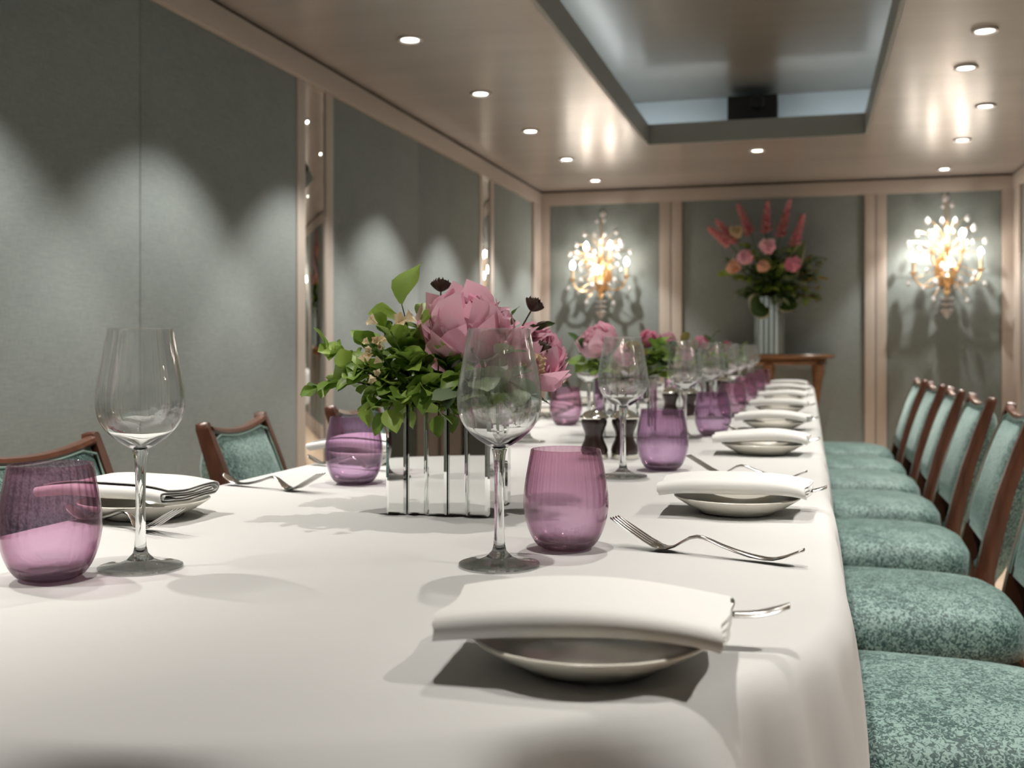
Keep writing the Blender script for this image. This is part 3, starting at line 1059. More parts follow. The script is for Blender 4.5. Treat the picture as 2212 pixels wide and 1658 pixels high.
plates_l = [(-0.803, 1.190, -4), (-0.79, 1.88, 2), (-0.79, 2.56, -2), (-0.79, 3.24, 1), (-0.79, 3.94, 0), (-0.79, 4.64, 0), (-0.79, 5.34, 0)]
for i, (x, y, a) in enumerate(plates_l):
    setting_plate(x, y, R(a + 180), i, LEFT, i + 1)
for i, (x, y) in enumerate([(-0.878, 1.143), (-0.875, 1.80), (-0.875, 2.49), (-0.875, 3.17)]):
    fork(x, y, R(-19), 'steel fork beside a napkin, ' + nth(i, LEFT), 'forks beside the left-hand napkins')
for i, (x, y) in enumerate([(-0.872, 1.500), (-0.872, 2.17), (-0.872, 2.86)]):
    fork(x, y, R(-19), 'steel fork lying clear of the napkins, ' + nth(i, LEFT), 'bare forks along the left table edge')
for i, (x, y) in enumerate([(-0.615, 0.905), (-0.612, 1.63), (-0.608, 2.36), (-0.605, 3.05), (-0.605, 3.75), (-0.605, 4.45)]):
    wine_glass(x, y, 'clear tulip-shaped wine glass, ' + nth(i, 'in the left-hand row'), 'wine glasses in the left-hand row')
for i, (x, y, l) in enumerate([(-0.667, 0.843, 0), (-0.680, 1.559, 1), (-0.665, 2.25, 0), (-0.642, 2.913, 0), (-0.65, 3.6, 0), (-0.65, 4.3, 0)]):
    tumbler(x, y, l, ('lilac' if l else 'pink-purple') + ' ribbed glass tumbler, ' + nth(i, 'in the left-hand row'), 'tumblers in the left-hand row')
p = obj('side_plate', plate_me, None, (TX, 6.66, TZ + 0.0009)); tag(p, 'small cream china side plate at the far rounded end of the table', 'plate', 'side plates on the table')
p = obj('napkin', napkins[0], None, (TX, 6.66, TZ + 0.0185), (0, 0, R(90))); tag(p, 'folded white napkin at the far rounded end of the table', 'napkin', 'napkins on the side plates')

# salt and pepper mills
mill_body = mesh('body', *lathe_geo([(0, 0.010), (0.0250, 0.010), (0.0262, 0.016), (0.0240, 0.024), (0.0185, 0.036), (0.0172, 0.044), (0.0190, 0.052), (0.0236, 0.064), (0.0250, 0.070), (0.0235, 0.0755), (0, 0.0755)], 32), 'millwood', 50)
mill_base = mesh('base_band', *lathe_geo([(0, 0), (0.0262, 0), (0.0268, 0.003), (0.0262, 0.0098), (0, 0.0098)], 32), 'silver', 40)
mill_cap = mesh('cap', *lathe_geo([(0.0, 0.0757), (0.0262, 0.0757), (0.0288, 0.0785), (0.0262, 0.0815), (0.0240, 0.0820), (0.0180, 0.0885), (0.0090, 0.0925), (0, 0.0930)], 32), 'silver', 40)
mill_knob = mesh('knob', *lathe_geo([(0, 0.0930), (0.0030, 0.0930), (0.0026, 0.0955), (0.0046, 0.0985), (0.0040, 0.1020), (0, 0.1035)], 16), 'silver', 60)
for i, (x, y) in enumerate([(-0.393, 2.035), (-0.338, 2.055), (-0.40, 3.28), (-0.345, 3.29), (-0.40, 4.60), (-0.345, 4.61)]):
    t = empty('pepper_mill', ('left' if i % 2 == 0 else 'right') + ' dark wooden mill with silver dome top, ' + nth(i // 2, 'pair'), 'mill', (x, y, TZ + 0.0009), 0, 'salt and pepper mills along the middle of the table')
    for n_, m_ in (('body', mill_body), ('base_band', mill_base), ('cap', mill_cap), ('knob', mill_knob)):
        obj(n_, m_, t)

# ------------------------------------------------------------------ mirrored flower vases
def strip_mesh(w, h):
    """a bevelled mirror plank standing on z = 0, face towards -y"""
    b = 0.0030
    t = 0.0045
    V = [(-w / 2, 0, 0), (w / 2, 0, 0), (w / 2, 0, h), (-w / 2, 0, h),
         (-w / 2, -t * 0.45, 0), (w / 2, -t * 0.45, 0), (w / 2, -t * 0.45, h), (-w / 2, -t * 0.45, h),
         (-w / 2 + b, -t, b), (w / 2 - b, -t, b), (w / 2 - b, -t, h - b), (-w / 2 + b, -t, h - b)]
    F = [(3, 2, 1, 0), (0, 1, 5, 4), (1, 2, 6, 5), (2, 3, 7, 6), (3, 0, 4, 7), (4, 5, 9, 8), (5, 6, 10, 9), (6, 7, 11, 10), (7, 4, 8, 11), (8, 9, 10, 11)]
    me = mesh('mirror_strip', V, F, 'mirror', False)
    me.materials.append(M['mirror_edge'])
    return me
def mirror_vase(x, y, z, rz, size, h, n, label, group=None, gap=0.0012):
    t = empty('mirrored_vase', label, 'vase', (x, y, z), rz, group)
    s2 = size / 2
    wall = 0.006
    # inner container, open at the top
    a, b = s2 - 0.0052, s2 - 0.011
    V = [(sx * a, sy * a, zz) for zz in (0.001, h - 0.002) for sx, sy in ((-1, -1), (1, -1), (1, 1), (-1, 1))]
    V += [(sx * b, sy * b, zz) for zz in (h - 0.002, 0.008) for sx, sy in ((-1, -1), (1, -1), (1, 1), (-1, 1))]
    F = [(3, 2, 1, 0), (12, 13, 14, 15)]
    for lv in range(3):
        for k in range(4):
            F.append((lv * 4 + k, lv * 4 + (k + 1) % 4, lv * 4 + 4 + (k + 1) % 4, lv * 4 + 4 + k))
    obj('container', mesh('container', V, F, 'mirror_edge', False), t)
    w = size / n
    ms = strip_mesh(w - gap, h)
    for sd in range(4):
        ang = sd * PI / 2
        for k in range(n):
            u = -s2 + w * (k + 0.5)
            dep = s2 - 0.005 + (0.0022 if k % 2 == 0 else 0.0)
            p = Matrix.Rotation(ang, 3, 'Z') @ Vector((u, -dep, 0))
            obj('mirror_strip', ms, t, p, (0, 0, ang))
    return t
VASES = [(-0.453, 1.352, 3.5), (-0.425, 2.60, 0), (-0.425, 3.92, 0), (-0.425, 5.25, 0)]
for i, (x, y, a) in enumerate(VASES):
    mirror_vase(x, y, TZ + 0.0009, R(a), 0.132, 0.139, 5, 'small square mirrored vase holding peonies, ' + nth(i, 'on the table'), 'mirrored cube vases on the table')

# ------------------------------------------------------------------ flowers
ER = Vector((0.9647, 0.2633, 0))     # across the table as the camera sees it
EF = Vector((-0.2633, 0.9647, 0))
EZ = Vector((0, 0, 1))

def petal_mesh(name, m, L, W, cup, ruffle, seed, nu=9, nv=8):
    rnd = random.Random(seed)
    p1, p2 = rnd.uniform(0, 6), rnd.uniform(0, 6)
    def f(u, v):
        x = 2 * u - 1
        wd = W * (0.22 + 0.78 * math.sin(min(1, v * 1.5 + 0.02) * PI / 2) ** 0.9)
        if v > 0.62:
            wd *= math.sqrt(max(0.03, 1 - ((v - 0.62) / 0.385) ** 2))
        topv = v * (1 - 0.05 * x * x - 0.05 * math.sin(x * 5 + p1) * v)
        ang = cup * topv
        # circular-arc bend towards -y (the flower's axis), widthwise cup
        yb = -L * (1 - math.cos(ang)) / max(cup, 0.01)
        zb = L * math.sin(ang) / max(cup, 0.01)
        yy = yb - 0.55 * W * (x * x) * (0.35 + 0.5 * v)
        rf = ruffle * v * v
        yy += rf * (math.sin(x * 5 + p1) * 0.6 + math.sin(x * 11 + p2) * 0.5)
        zb += rf * 0.7 * math.sin(x * 9 + p2)
        return (wd * x / 2, yy, zb)
    return mesh(name, *grid_geo(f, nu, nv), m, 180)

def peony_set(m, s=1.0, key=''):
    return {'out': [petal_mesh('petal', m, 0.062 * s, 0.072 * s, 0.9, 0.003 * s, 1 + k) for k in range(3)],
            'mid': [petal_mesh('petal', m, 0.048 * s, 0.052 * s, 0.8, 0.006 * s, 11 + k) for k in range(3)],
            'in': [petal_mesh('petal', m, 0.056 * s, 0.042 * s, 0.45, 0.013 * s, 21 + k) for k in range(4)]}
PS = {'pink': peony_set('peony'), 'deep': peony_set('peony2', 0.9), 'cream': peony_set('cream', 0.8), 'peach': peony_set('peach', 0.8)}

def aim(axis):
    return Vector(axis).to_track_quat('Z', 'Y').to_euler()

def peony(base, axis, scale, kind, label, group, seed, full=True, name='peony', cat='flower', closed=0.0):
    """a many-petalled bloom, base = bottom of the bloom"""
    rnd = random.Random(seed)
    t = empty(name, label, cat, base, 0, group)
    t.rotation_euler = aim(axis)
    S = PS[kind]
    rings = [('out', 6, 84, 0.004), ('out', 7, 60, 0.006), ('mid', 8, 50, 0.008), ('mid', 9, 38, 0.010), ('in', 14, 40, 0.012), ('in', 14, 27, 0.012), ('in', 11, 12, 0.010)] if full else \
            [('out', 5, 50, 0.003), ('out', 6, 30, 0.005), ('mid', 6, 16, 0.008), ('in', 7, 12, 0.010), ('in', 5, 3, 0.012)]
    for li, (kd, n, tilt, rad) in enumerate(rings):
        for k in range(n):
            a = 2 * PI * (k + 0.5 * (li % 2)) / n + rnd.uniform(-0.2, 0.2)
            ti = R(max(0, tilt * (1 - closed) + rnd.uniform(-7, 7)))
            sc = scale * rnd.uniform(0.88, 1.1)
            me = rnd.choice(S[kd])
            # petal grows +z with its hollow towards -y; lean it outwards (+y)
            m4 = Matrix.Rotation(a, 4, 'Z') @ Matrix.Translation((0, rad * scale, 0)) @ Matrix.Rotation(-ti, 4, 'X')
            o = obj('petal', me, t)
            o.matrix_local = m4 @ Matrix.Diagonal((sc, sc, sc, 1))
    calyx = obj('calyx', mesh('calyx', *lathe_geo([(0, -0.012), (0.004, -0.012), (0.013 * scale, -0.002), (0.017 * scale, 0.006), (0, 0.004)], 10), 'gstem'), t)
    return t

def leaf_mesh(name, m, L, W, round_=0.0, fold=0.25, bend=0.5, nu=5, nv=7):
    def f(u, v):
        x = 2 * u - 1
        prof = math.sin(PI * min(1, v * 0.97 + 0.03)) ** (0.75 if round_ else 0.9) * (1.0 + (0.25 if not round_ else 0.0) * (0.5 - v))
        w = W * prof / 2
        y = L * v
        z = fold * abs(x) * w - bend * L * v * v * 0.5 + 0.04 * L * math.sin(v * 9) * x
        return (x * w, y, z)
    return mesh(name, *grid_geo(f, nu, nv), m, 180)
LEAF = {'green': [leaf_mesh('leaf', 'leaf', 0.034, 0.027, 0, 0.3, b) for b in (0.3, 0.7, 0.05)],
        'dark': [leaf_mesh('leaf', 'leaf_dark', 0.034, 0.021, 0, 0.3, b) for b in (0.3, 0.7)],
        'euc': [leaf_mesh('leaf', 'eucalyptus', 0.040, 0.036, 1, 0.1, b) for b in (0.2, 0.5)],
        'olive': [leaf_mesh('leaf', 'olive', 0.034, 0.028, 1, 0.15, b) for b in (0.2, 0.5)]}

def curve_pts(p0, p1, lift, n=9):
    p0, p1 = Vector(p0), Vector(p1)
    mid = (p0 + p1) / 2 + Vector(lift)
    return [p0 * (1 - t) ** 2 + mid * 2 * t * (1 - t) + p1 * t * t for t in [k / n for k in range(n + 1)]]

def branch(p0, p1, lift, kind, n, scale, label, group, seed, sides=True, start=0.25, name='leafy_branch', stem='stem', rad=0.0012):
    rnd = random.Random(seed)
    pts = curve_pts((0, 0, 0), Vector(p1) - Vector(p0), lift)
    t = empty(name, label, 'foliage', p0, 0, group)
    obj('stem', mesh('stem', *tube_geo(pts, [rad * (1.5 - 0.9 * k / (len(pts) - 1)) for k in range(len(pts))], 5), stem), t)
    for k in range(n):
        f = start + (1 - start) * (k + 1) / n
        i = min(int(f * (len(pts) - 1)), len(pts) - 2)
        fr = f * (len(pts) - 1) - i
        p = pts[i].lerp(pts[i + 1], fr)
        tg = (pts[i + 1] - pts[i]).normalized()
        side = tg.cross(Vector((rnd.uniform(-0.3, 0.3), rnd.uniform(-0.3, 0.3), 1))).normalized() * (1 if k % 2 else -1)
        if k == n - 1:
            side *= 0.15
        d = (tg * rnd.uniform(0.3, 0.9) + side * rnd.uniform(0.6, 1.0) + Vector((rnd.uniform(-0.3, 0.3), rnd.uniform(-0.3, 0.3), rnd.uniform(-0.35, 0.55)))).normalized()
        q = d.to_track_quat('Y', 'Z')
        q = q @ Euler((0, rnd.uniform(-0.9, 0.9), 0)).to_quaternion()
        sc = scale * rnd.uniform(0.75, 1.15)
        o = obj('leaf', rnd.choice(LEAF[kind]), t, p, q.to_euler(), (sc, sc, sc))
    return t

blossom_me = mesh('blossom', *grid_geo(lambda u, v: ((0.0015 + 0.006 * v ** 1.5 * (1 + 0.25 * math.cos(u * 2 * PI * 5))) * math.cos(u * 2 * PI), (0.0015 + 0.006 * v ** 1.5 * (1 + 0.25 * math.cos(u * 2 * PI * 5))) * math.sin(u * 2 * PI), 0.012 * v), 20, 5, True), 'cream', 180)
def blossom_sprig(p0, p1, n, scale, label, group, seed):
    rnd = random.Random(seed)
    t = empty('blossom_sprig', label, 'flower', p0, 0, group)
    pts = curve_pts((0, 0, 0), Vector(p1) - Vector(p0), (0, 0, 0.01))
    obj('stem', mesh('stem', *tube_geo(pts, 0.001, 5), 'gstem'), t)
    for k in range(n):
        d = Vector((rnd.uniform(-1, 1), rnd.uniform(-1, 0.4), rnd.uniform(-0.3, 1))).normalized()
        sc = scale * rnd.uniform(0.7, 1.2)
        p = pts[-1] + d * 0.016 * scale
        obj('blossom', blossom_me, t, p, aim(d), (sc, sc, sc))
    return t

bro_me = [petal_mesh('petal', 'brownflower', 0.016, 0.012, 0.9, 0.002, 31 + k, 5, 5) for k in range(2)]
def dark_bloom(p0, p1, scale, label, group, seed):
    rnd = random.Random(seed)
    t = empty('dark_bloom', label, 'flower', p0, 0, group)
    pts = curve_pts((0, 0, 0), Vector(p1) - Vector(p0), (0.004, 0, 0.004))
    obj('stem', mesh('stem', *tube_geo(pts, 0.0011, 5), 'stem'), t)
    ax = (pts[-1] - pts[-2]).normalized()
    q = ax.to_track_quat('Z', 'Y').to_matrix().to_4x4()
    for li, (n, tilt) in enumerate(((7, 75), (7, 50), (6, 22))):
        for k in range(n):
            m4 = Matrix.Translation(pts[-1]) @ q @ Matrix.Rotation(2 * PI * (k + li * 0.5) / n, 4, 'Z') @ Matrix.Translation((0, 0.002, 0)) @ Matrix.Rotation(-R(tilt + rnd.uniform(-8, 8)), 4, 'X') @ Matrix.Diagonal((scale, scale, scale, 1))
            o = obj('petal', bro_me[k % 2], t)
            o.matrix_local = m4
    return t

def at(c, r, f, z):
    """a point beside a vase centre c: r across, f away from the camera, z height"""
    return Vector((c[0], c[1], 0)) + ER * r + EF * f + EZ * z

# nearest arrangement, placed bloom by bloom
C = VASES[0]
V1 = 'in the nearest mirrored vase'
peony(at(C, 0.024, -0.012, 0.945), (0.10, -0.38, 1.0), 1.18, 'pink', 'largest open pink peony, on top of the nearest mirrored vase', 'peonies in the nearest mirrored vase', 5)
peony(at(C, 0.088, 0.030, 0.925), (0.75, -0.25, 0.75), 0.95, 'pink', 'pink peony leaning right ' + V1, 'peonies in the nearest mirrored vase', 8)
peony(at(C, 0.000, 0.062, 0.925), (0.0, 0.7, 0.7), 0.85, 'pink', 'pink peony at the back of the nearest mirrored vase', 'peonies in the nearest mirrored vase', 9)
GB = 'leafy branches in the nearest mirrored vase'
src = at(C, -0.02, -0.01, 0.885)
BR = [  # tip (r, f, z), lift z, leaves, scale, label
    ((-0.172, -0.02, 0.908), 0.05, 13, 0.90, 'leafy green branch reaching furthest left and low from the nearest vase'),
    ((-0.160, -0.01, 0.958), 0.035, 14, 0.95, 'leafy green branch with its tip high on the far left of the nearest vase'),
    ((-0.118, -0.05, 0.925), 0.045, 13, 0.95, 'bushy green branch midway along the left side of the nearest vase'),
    ((-0.100, -0.06, 0.893), 0.06, 11, 0.95, 'bushy green branch low on the left front of the nearest vase'),
    ((-0.075, -0.075, 0.880), 0.06, 10, 1.0, 'leafy green branch drooping over the left front rim of the nearest vase'),
    ((-0.110, 0.01, 0.965), 0.02, 12, 1.0, 'bushy green branch behind the cream blossoms of the nearest vase'),
    ((-0.085, -0.02, 0.985), 0.01, 11, 1.0, 'bushy green branch above the cream blossoms of the nearest vase'),
    ((-0.050, -0.06, 0.945), 0.03, 12, 1.0, 'bushy green branch right of the cream blossoms of the nearest vase'),
    ((-0.035, -0.085, 0.905), 0.05, 11, 1.0, 'bushy green branch just above the front rim of the nearest vase'),
    ((-0.010, -0.090, 0.878), 0.06, 10, 0.95, 'leafy green branch drooping over the middle front rim of the nearest vase'),
    ((0.015, -0.075, 0.925), 0.04, 11, 0.95, 'bushy green branch beside the eucalyptus at the front of the nearest vase'),
    ((-0.060, -0.035, 0.965), 0.02, 12, 1.0, 'bushy green branch under the broad upright leaf of the nearest vase'),
    ((-0.13, -0.04, 0.935), 0.05, 12, 0.9, 'bushy green branch between the two far-left branches of the nearest vase'),
    ((0.000, -0.060, 0.950), 0.02, 10, 0.9, 'bushy green branch straight below the largest peony of the nearest vase'),
    ((-0.050, 0.05, 0.96), 0.02, 10, 1.0, 'bushy green branch at the back left of the nearest vase'),
]
for k, (tip, lf, n, sc, lab) in enumerate(BR):
    s0 = at(C, max(-0.045, min(0.045, tip[0] * 0.35)), max(-0.045, min(0.045, tip[1] * 0.45)), 0.870)
    branch(s0, at(C, *tip), (0, 0, lf), 'green', int(n * 1.6), sc * 0.98, lab or 'bushy green branch in the leafy mass on the left of the nearest vase', GB, 40 + k)
for k, (tip, lf, kd, n, sc, lab) in enumerate([
    ((-0.062, -0.02, 1.018), 0.0, 'green', 5, 1.7, 'branch with one broad upright leaf left of the largest peony'),
    ((-0.040, 0.01, 1.000), 0.0, 'green', 6, 1.3, 'short branch of broad leaves tucked beside the largest peony'),
    ((0.045, -0.085, 0.925), 0.03, 'euc', 8, 1.05, 'pale eucalyptus branch in the middle of the nearest vase front'), ((0.060, -0.070, 0.955), 0.02, 'euc', 8, 1.05, 'highest pale eucalyptus branch at the front of the nearest vase'), ((0.020, -0.095, 0.900), 0.05, 'euc', 7, 1.0, 'lowest pale eucalyptus branch drooping over the nearest vase front'),
    ((0.085, -0.060, 0.915), 0.04, 'euc', 8, 1.0, 'rightmost pale eucalyptus branch of the nearest vase'), ((0.100, -0.02, 0.900), 0.05, 'dark', 11, 0.9, 'dark leafy sprig low on the right of the nearest vase'),
    ((0.075, -0.05, 0.885), 0.05, 'green', 9, 0.9, 'green sprig low on the right front of the nearest vase'),
    ((0.080, 0.02, 1.000), 0.01, 'dark', 9, 0.75, 'dark leafy sprig rising right of the largest peony'), ((0.112, 0.015, 0.985), 0.02, 'dark', 9, 0.8, 'dark leafy sprig at the upper right of the nearest vase')]):
    s0 = at(C, max(-0.045, min(0.045, tip[0] * 0.4)), max(-0.045, min(0.045, tip[1] * 0.4)), 0.870)
    branch(s0, at(C, *tip), (0, 0, lf), kd, n, sc, lab, 'eucalyptus and dark sprigs in the nearest vase', 70 + k)
for k, (tip, n, sc, lab) in enumerate([((-0.092, -0.055, 0.962), 11, 0.62, 'cluster of small cream blossoms on the left of the nearest vase'), ((-0.072, -0.06, 0.982), 4, 1.25, 'larger cream blossoms above the cluster in the nearest vase'),
                                       ((-0.100, -0.065, 0.935), 5, 0.65, 'low cream blossoms among the leaves of the nearest vase'), ((0.108, -0.02, 0.935), 9, 0.7, 'cream blossoms low on the right of the nearest vase')]):
    blossom_sprig(at(C, tip[0] * 0.4, tip[1] * 0.5, 0.872), at(C, *tip), n, sc, lab, 'cream blossoms in the nearest vase', 90 + k)
dark_bloom(at(C, -0.02, 0.02, 0.90), at(C, -0.014, 0.02, 1.036), 1.0, 'small dark brown bloom standing above the largest peony', 'dark blooms in the nearest vase', 3)
dark_bloom(at(C, 0.04, 0.02, 0.90), at(C, 0.106, 0.01, 1.010), 1.05, 'small dark brown bloom at the upper right of the nearest vase', 'dark blooms in the nearest vase', 4)
dark_bloom(at(C, 0.045, 0.0, 0.90), at(C, 0.118, -0.01, 0.955), 0.9, 'small dark bloom beside the right-leaning peony of the nearest vase', 'dark blooms in the nearest vase', 6)

CLOCK = ['right', 'right and slightly back', 'back right', 'straight back', 'back left', 'left and slightly back', 'left', 'left and slightly forward', 'front left', 'straight forward', 'front right', 'right and slightly forward']
# the other arrangements down the table
for vi in (1, 2, 3):
    C = VASES[vi]
    vn = 'the ' + ORD[vi] + ' mirrored vase'
    rnd = random.Random(200 + vi)
    for k, (r, f, z, ax, sc, kd, w) in enumerate([(-0.050, -0.03, 0.945, (-0.35, -0.4, 0.8), 1.0, 'pink', 'large pink peony on the left of '),
                                                 (0.040, -0.01, 0.955, (0.45, -0.2, 0.8), 0.72, 'deep', 'deep pink peony on the right of '),
                                                 (-0.005, -0.06, 0.925, (0.1, -0.8, 0.5), 0.8, 'pink', 'pink peony at the front of ')]):
        peony(at(C, r, f, z), ax, sc, kd, w + vn, 'peonies in the vases down the table', 210 + vi * 7 + k, full=vi == 1 and k == 0)
    for k in range(12):
        a = 2 * PI * k / 12 + rnd.uniform(-0.12, 0.12)
        rr = rnd.uniform(0.08, 0.135)
        tip = (rr * math.cos(a), rr * math.sin(a), rnd.uniform(0.90, 1.0))
        kd = ('green', 'dark', 'green', 'olive', 'green', 'euc')[k % 6]
        s0 = at(C, tip[0] * 0.35, tip[1] * 0.35, 0.872)
        branch(s0, at(C, *tip), (0, 0, 0.03), kd, 8, 1.25, 'leafy branch pointing ' + CLOCK[k] + ' in ' + vn, 'leafy branches in ' + vn, 300 + vi * 20 + k)

# ------------------------------------------------------------------ console table with the tall bouquet
CX = -0.285
ct = empty('console_table', 'half-round gilded walnut console table against the back wall', 'table', (CX, YB - 0.03, 0))
def half_slab(hw, dp, z0, z1, edge=0.0, n=28):
    V, F = [], []
    rows = []
    for ins, z in ((0.012, z0), (0.0, z0 + (z1 - z0) * 0.35), (0.0, z0 + (z1 - z0) * 0.7), (0.008, z1)):
        row = []
        for k in range(n + 1):
            a = PI + PI * k / n
            row.append(len(V)); V.append(((hw - ins) * math.cos(a), (dp - ins) * math.sin(a), z))
        rows.append(row)
    for a, b in zip(rows, rows[1:]):
        for k in range(n):
            F.append((a[k], a[k + 1], b[k + 1], b[k]))
        F.append((a[n], a[0], b[0], b[n]))
    F.append(tuple(reversed(rows[0]))); F.append(tuple(rows[-1]))
    return V, F
obj('tabletop', mesh('tabletop', *half_slab(0.49, 0.36, 0.885, 0.918), 'consolewood', 30), ct)
obj('apron', mesh('apron', *half_slab(0.43, 0.31, 0.835, 0.884), 'consolewood', 30), ct)
for sx in (-1, 1):
    obj('leg', mesh('leg', *tube_geo([(sx * 0.36, -0.14, 0.84), (sx * 0.355, -0.14, 0.70), (sx * 0.33, -0.13, 0.45), (sx * 0.31, -0.12, 0.05), (sx * 0.32, -0.13, 0.0)], [0.050, 0.036, 0.026, 0.016, 0.022], 8), 'consolewood', 60), ct)
obj('leg', mesh('leg', *tube_geo([(0, -0.27, 0.84), (0, -0.27, 0.70), (0, -0.25, 0.45), (0, -0.24, 0.05), (0, -0.25, 0.0)], [0.050, 0.036, 0.026, 0.016, 0.022], 8), 'consolewood', 60), ct)

VX, VY, VZ = CX, YB - 0.03 - 0.19, 0.919
mirror_vase(VX, VY, VZ, R(12), 0.19, 0.44, 5, 'tall square mirrored vase on the console table', None, 0.016)
CC = (VX, VY)
def cat_(px, py, f):
    k = 0.00352
    return at(CC, (px - 1660) * k, f, 0.96 + (753 - py) * k)
top = lambda r, f=0.0: at(CC, r, f, 1.345)
floret_me = mesh('floret', *lathe_geo([(0, 0), (0.006, 0.006), (0.008, 0.018), (0.005, 0.030), (0.007, 0.034), (0, 0.033)], 8), 'spike', 180)
for k, (tx, ty, bx, by, f, lab) in enumerate([(1527, 497, 1572, 530, -0.10, 'lowest on the left'), (1546, 480, 1590, 525, -0.05, 'second from the left'), (1597, 442, 1625, 505, 0.05, 'upright on the upper left'),
                                             (1656, 438, 1653, 505, 0.0, 'upright in the middle'), (1704, 433, 1682, 515, 0.0, 'tallest'), (1729, 468, 1708, 535, -0.05, 'furthest right')]):
    tip, b = cat_(tx, ty, f), cat_(bx, by, f)
    t = empty('flower_spike', 'coral pink flower spike, ' + lab + ' in the console bouquet', 'flower', b, 0, 'coral flower spikes in the console bouquet')
    d = tip - b
    low = top(0.0) - b
    obj('stem', mesh('stem', *tube_geo([low, (0, 0, 0), d], [0.005, 0.004, 0.002], 6), 'gstem'), t)
    rnd = random.Random(500 + k)
    q0 = d.normalized()
    a0 = q0.cross(Vector((0, 1, 0.1))).normalized(); b0 = q0.cross(a0)
    nf = 42
    for j in range(nf):
        fr = 0.05 + 0.95 * j / nf
        an = j * 2.4
        out = a0 * math.cos(an) + b0 * math.sin(an)
        dirv = (out * (0.9 - 0.5 * fr) + q0 * (0.35 + 0.5 * fr)).normalized()
        sc = (1.5 - 0.45 * fr)
        obj('floret', floret_me, t, d * fr, aim(dirv), (sc, sc, sc))
for k, (px, py, f, kd, sc, ax, lab) in enumerate([(1645, 545, -0.16, 'pink', 1.65, (0.1, -0.9, 0.35), 'pink rose, highest of the three in the console bouquet'), (1608, 566, -0.16, 'pink', 1.65, (-0.35, -0.85, 0.3), 'pink rose on the left of the console bouquet'),
                                                 (1690, 580, -0.15, 'deep', 1.8, (0.35, -0.85, 0.3), 'deep pink rose on the right of the console bouquet'), (1590, 580, -0.12, 'peach', 1.7, (-0.6, -0.7, 0.1), 'peach rose lowest on the left of the console bouquet'),
                                                 (1637, 580, -0.17, 'peach', 1.6, (0.0, -0.9, 0.1), 'peach rose in the middle of the console bouquet'), (1590, 515, -0.08, 'cream', 1.6, (-0.3, -0.5, 0.7), 'cream rose at the upper left of the console bouquet')]):
    peony(cat_(px, py, f), ax, sc, kd, lab, 'roses in the console bouquet', 600 + k, full=False, name='rose', closed=0.35)
rnd = random.Random(77)
HOURS = ['twelve', 'one', 'two', 'three', 'four', 'five', 'six', 'seven', 'eight', 'nine', 'ten', 'eleven']
for k in range(36):
    h, ring = k % 12, k // 12
    a = R(90 - 30 * h + 8 * ring) + rnd.uniform(-0.12, 0.12)
    q = (88, 60, 34)[ring] * rnd.uniform(0.85, 1.12)
    px = 1664 + q * math.cos(a) * 1.08
    py = 600 - q * math.sin(a) * 0.86
    f = rnd.uniform(-0.12, 0.06) - 0.04 * ring
    kd = ('dark', 'green', 'dark', 'euc', 'green')[k % 5]
    br = branch(top(rnd.uniform(-0.04, 0.04), rnd.uniform(-0.03, 0.03)), cat_(px, py, f), (0, 0, 0.06), kd, 11, 2.3, ('outer', 'middle', 'inner')[ring] + " leafy spray at " + HOURS[h] + " o'clock of the console bouquet", 'leafy sprays in the console bouquet', 700 + k, rad=0.003)
for k in range(9):
    px, py = 1725 + rnd.uniform(0, 48), 558 + 11 * k
    branch(top(0.04), cat_(px, py, rnd.uniform(-0.1, 0.02)), (0, 0, 0.08), 'euc' if k % 2 else 'olive', 13, 1.5, 'feathery olive spray, ' + ('highest', 'second', 'third', 'fourth', 'fifth', 'sixth', 'seventh', 'eighth', 'lowest')[k] + ' down the right of the console bouquet', 'feathery sprays on the right of the console bouquet', 760 + k, rad=0.002)
def big_leaf(p0, p1, W, label, seed):
    p0, p1 = Vector(p0), Vector(p1)
    t = empty('broad_leaf', label, 'leaf', p0, 0, 'broad leaves in the console bouquet')
    d = p1 - p0
    L = d.length
    e1 = d.normalized()
    e2 = e1.cross(EF).normalized()
    e3 = e1.cross(e2)
    SG = 1 if e3.dot(EF) > 0 else -1
    def mk(wf):
        def f(u, v):
            x = 2 * u - 1
            w = W * math.sin(PI * (0.06 + 0.93 * v)) ** 0.7 / 2 * wf
            return e1 * (L * v) + e2 * (x * w) + e3 * (0.10 * abs(x) * w + 0.25 * L * v * v + (0.004 * SG if wf > 1 else 0))
        return f
    obj('blade', mesh('blade', *grid_geo(mk(1), 7, 9), 'leaf_dark', 180), t)
    obj('pale_edge', mesh('pale_edge', *grid_geo(mk(1.22), 7, 9), 'paleleaf', 180), t)
big_leaf(top(-0.03, -0.05), cat_(1600, 688, -0.20), 0.17, 'broad dark green leaf with a pale edge, hanging over the tall vase', 1)
big_leaf(top(0.05, -0.05), cat_(1712, 670, -0.17), 0.13, 'broad dark green leaf hanging on the right of the tall vase', 2)
big_leaf(top(0.07, -0.03), cat_(1722, 520, -0.10), 0.10, 'upright broad green leaf on the right of the console bouquet', 3)

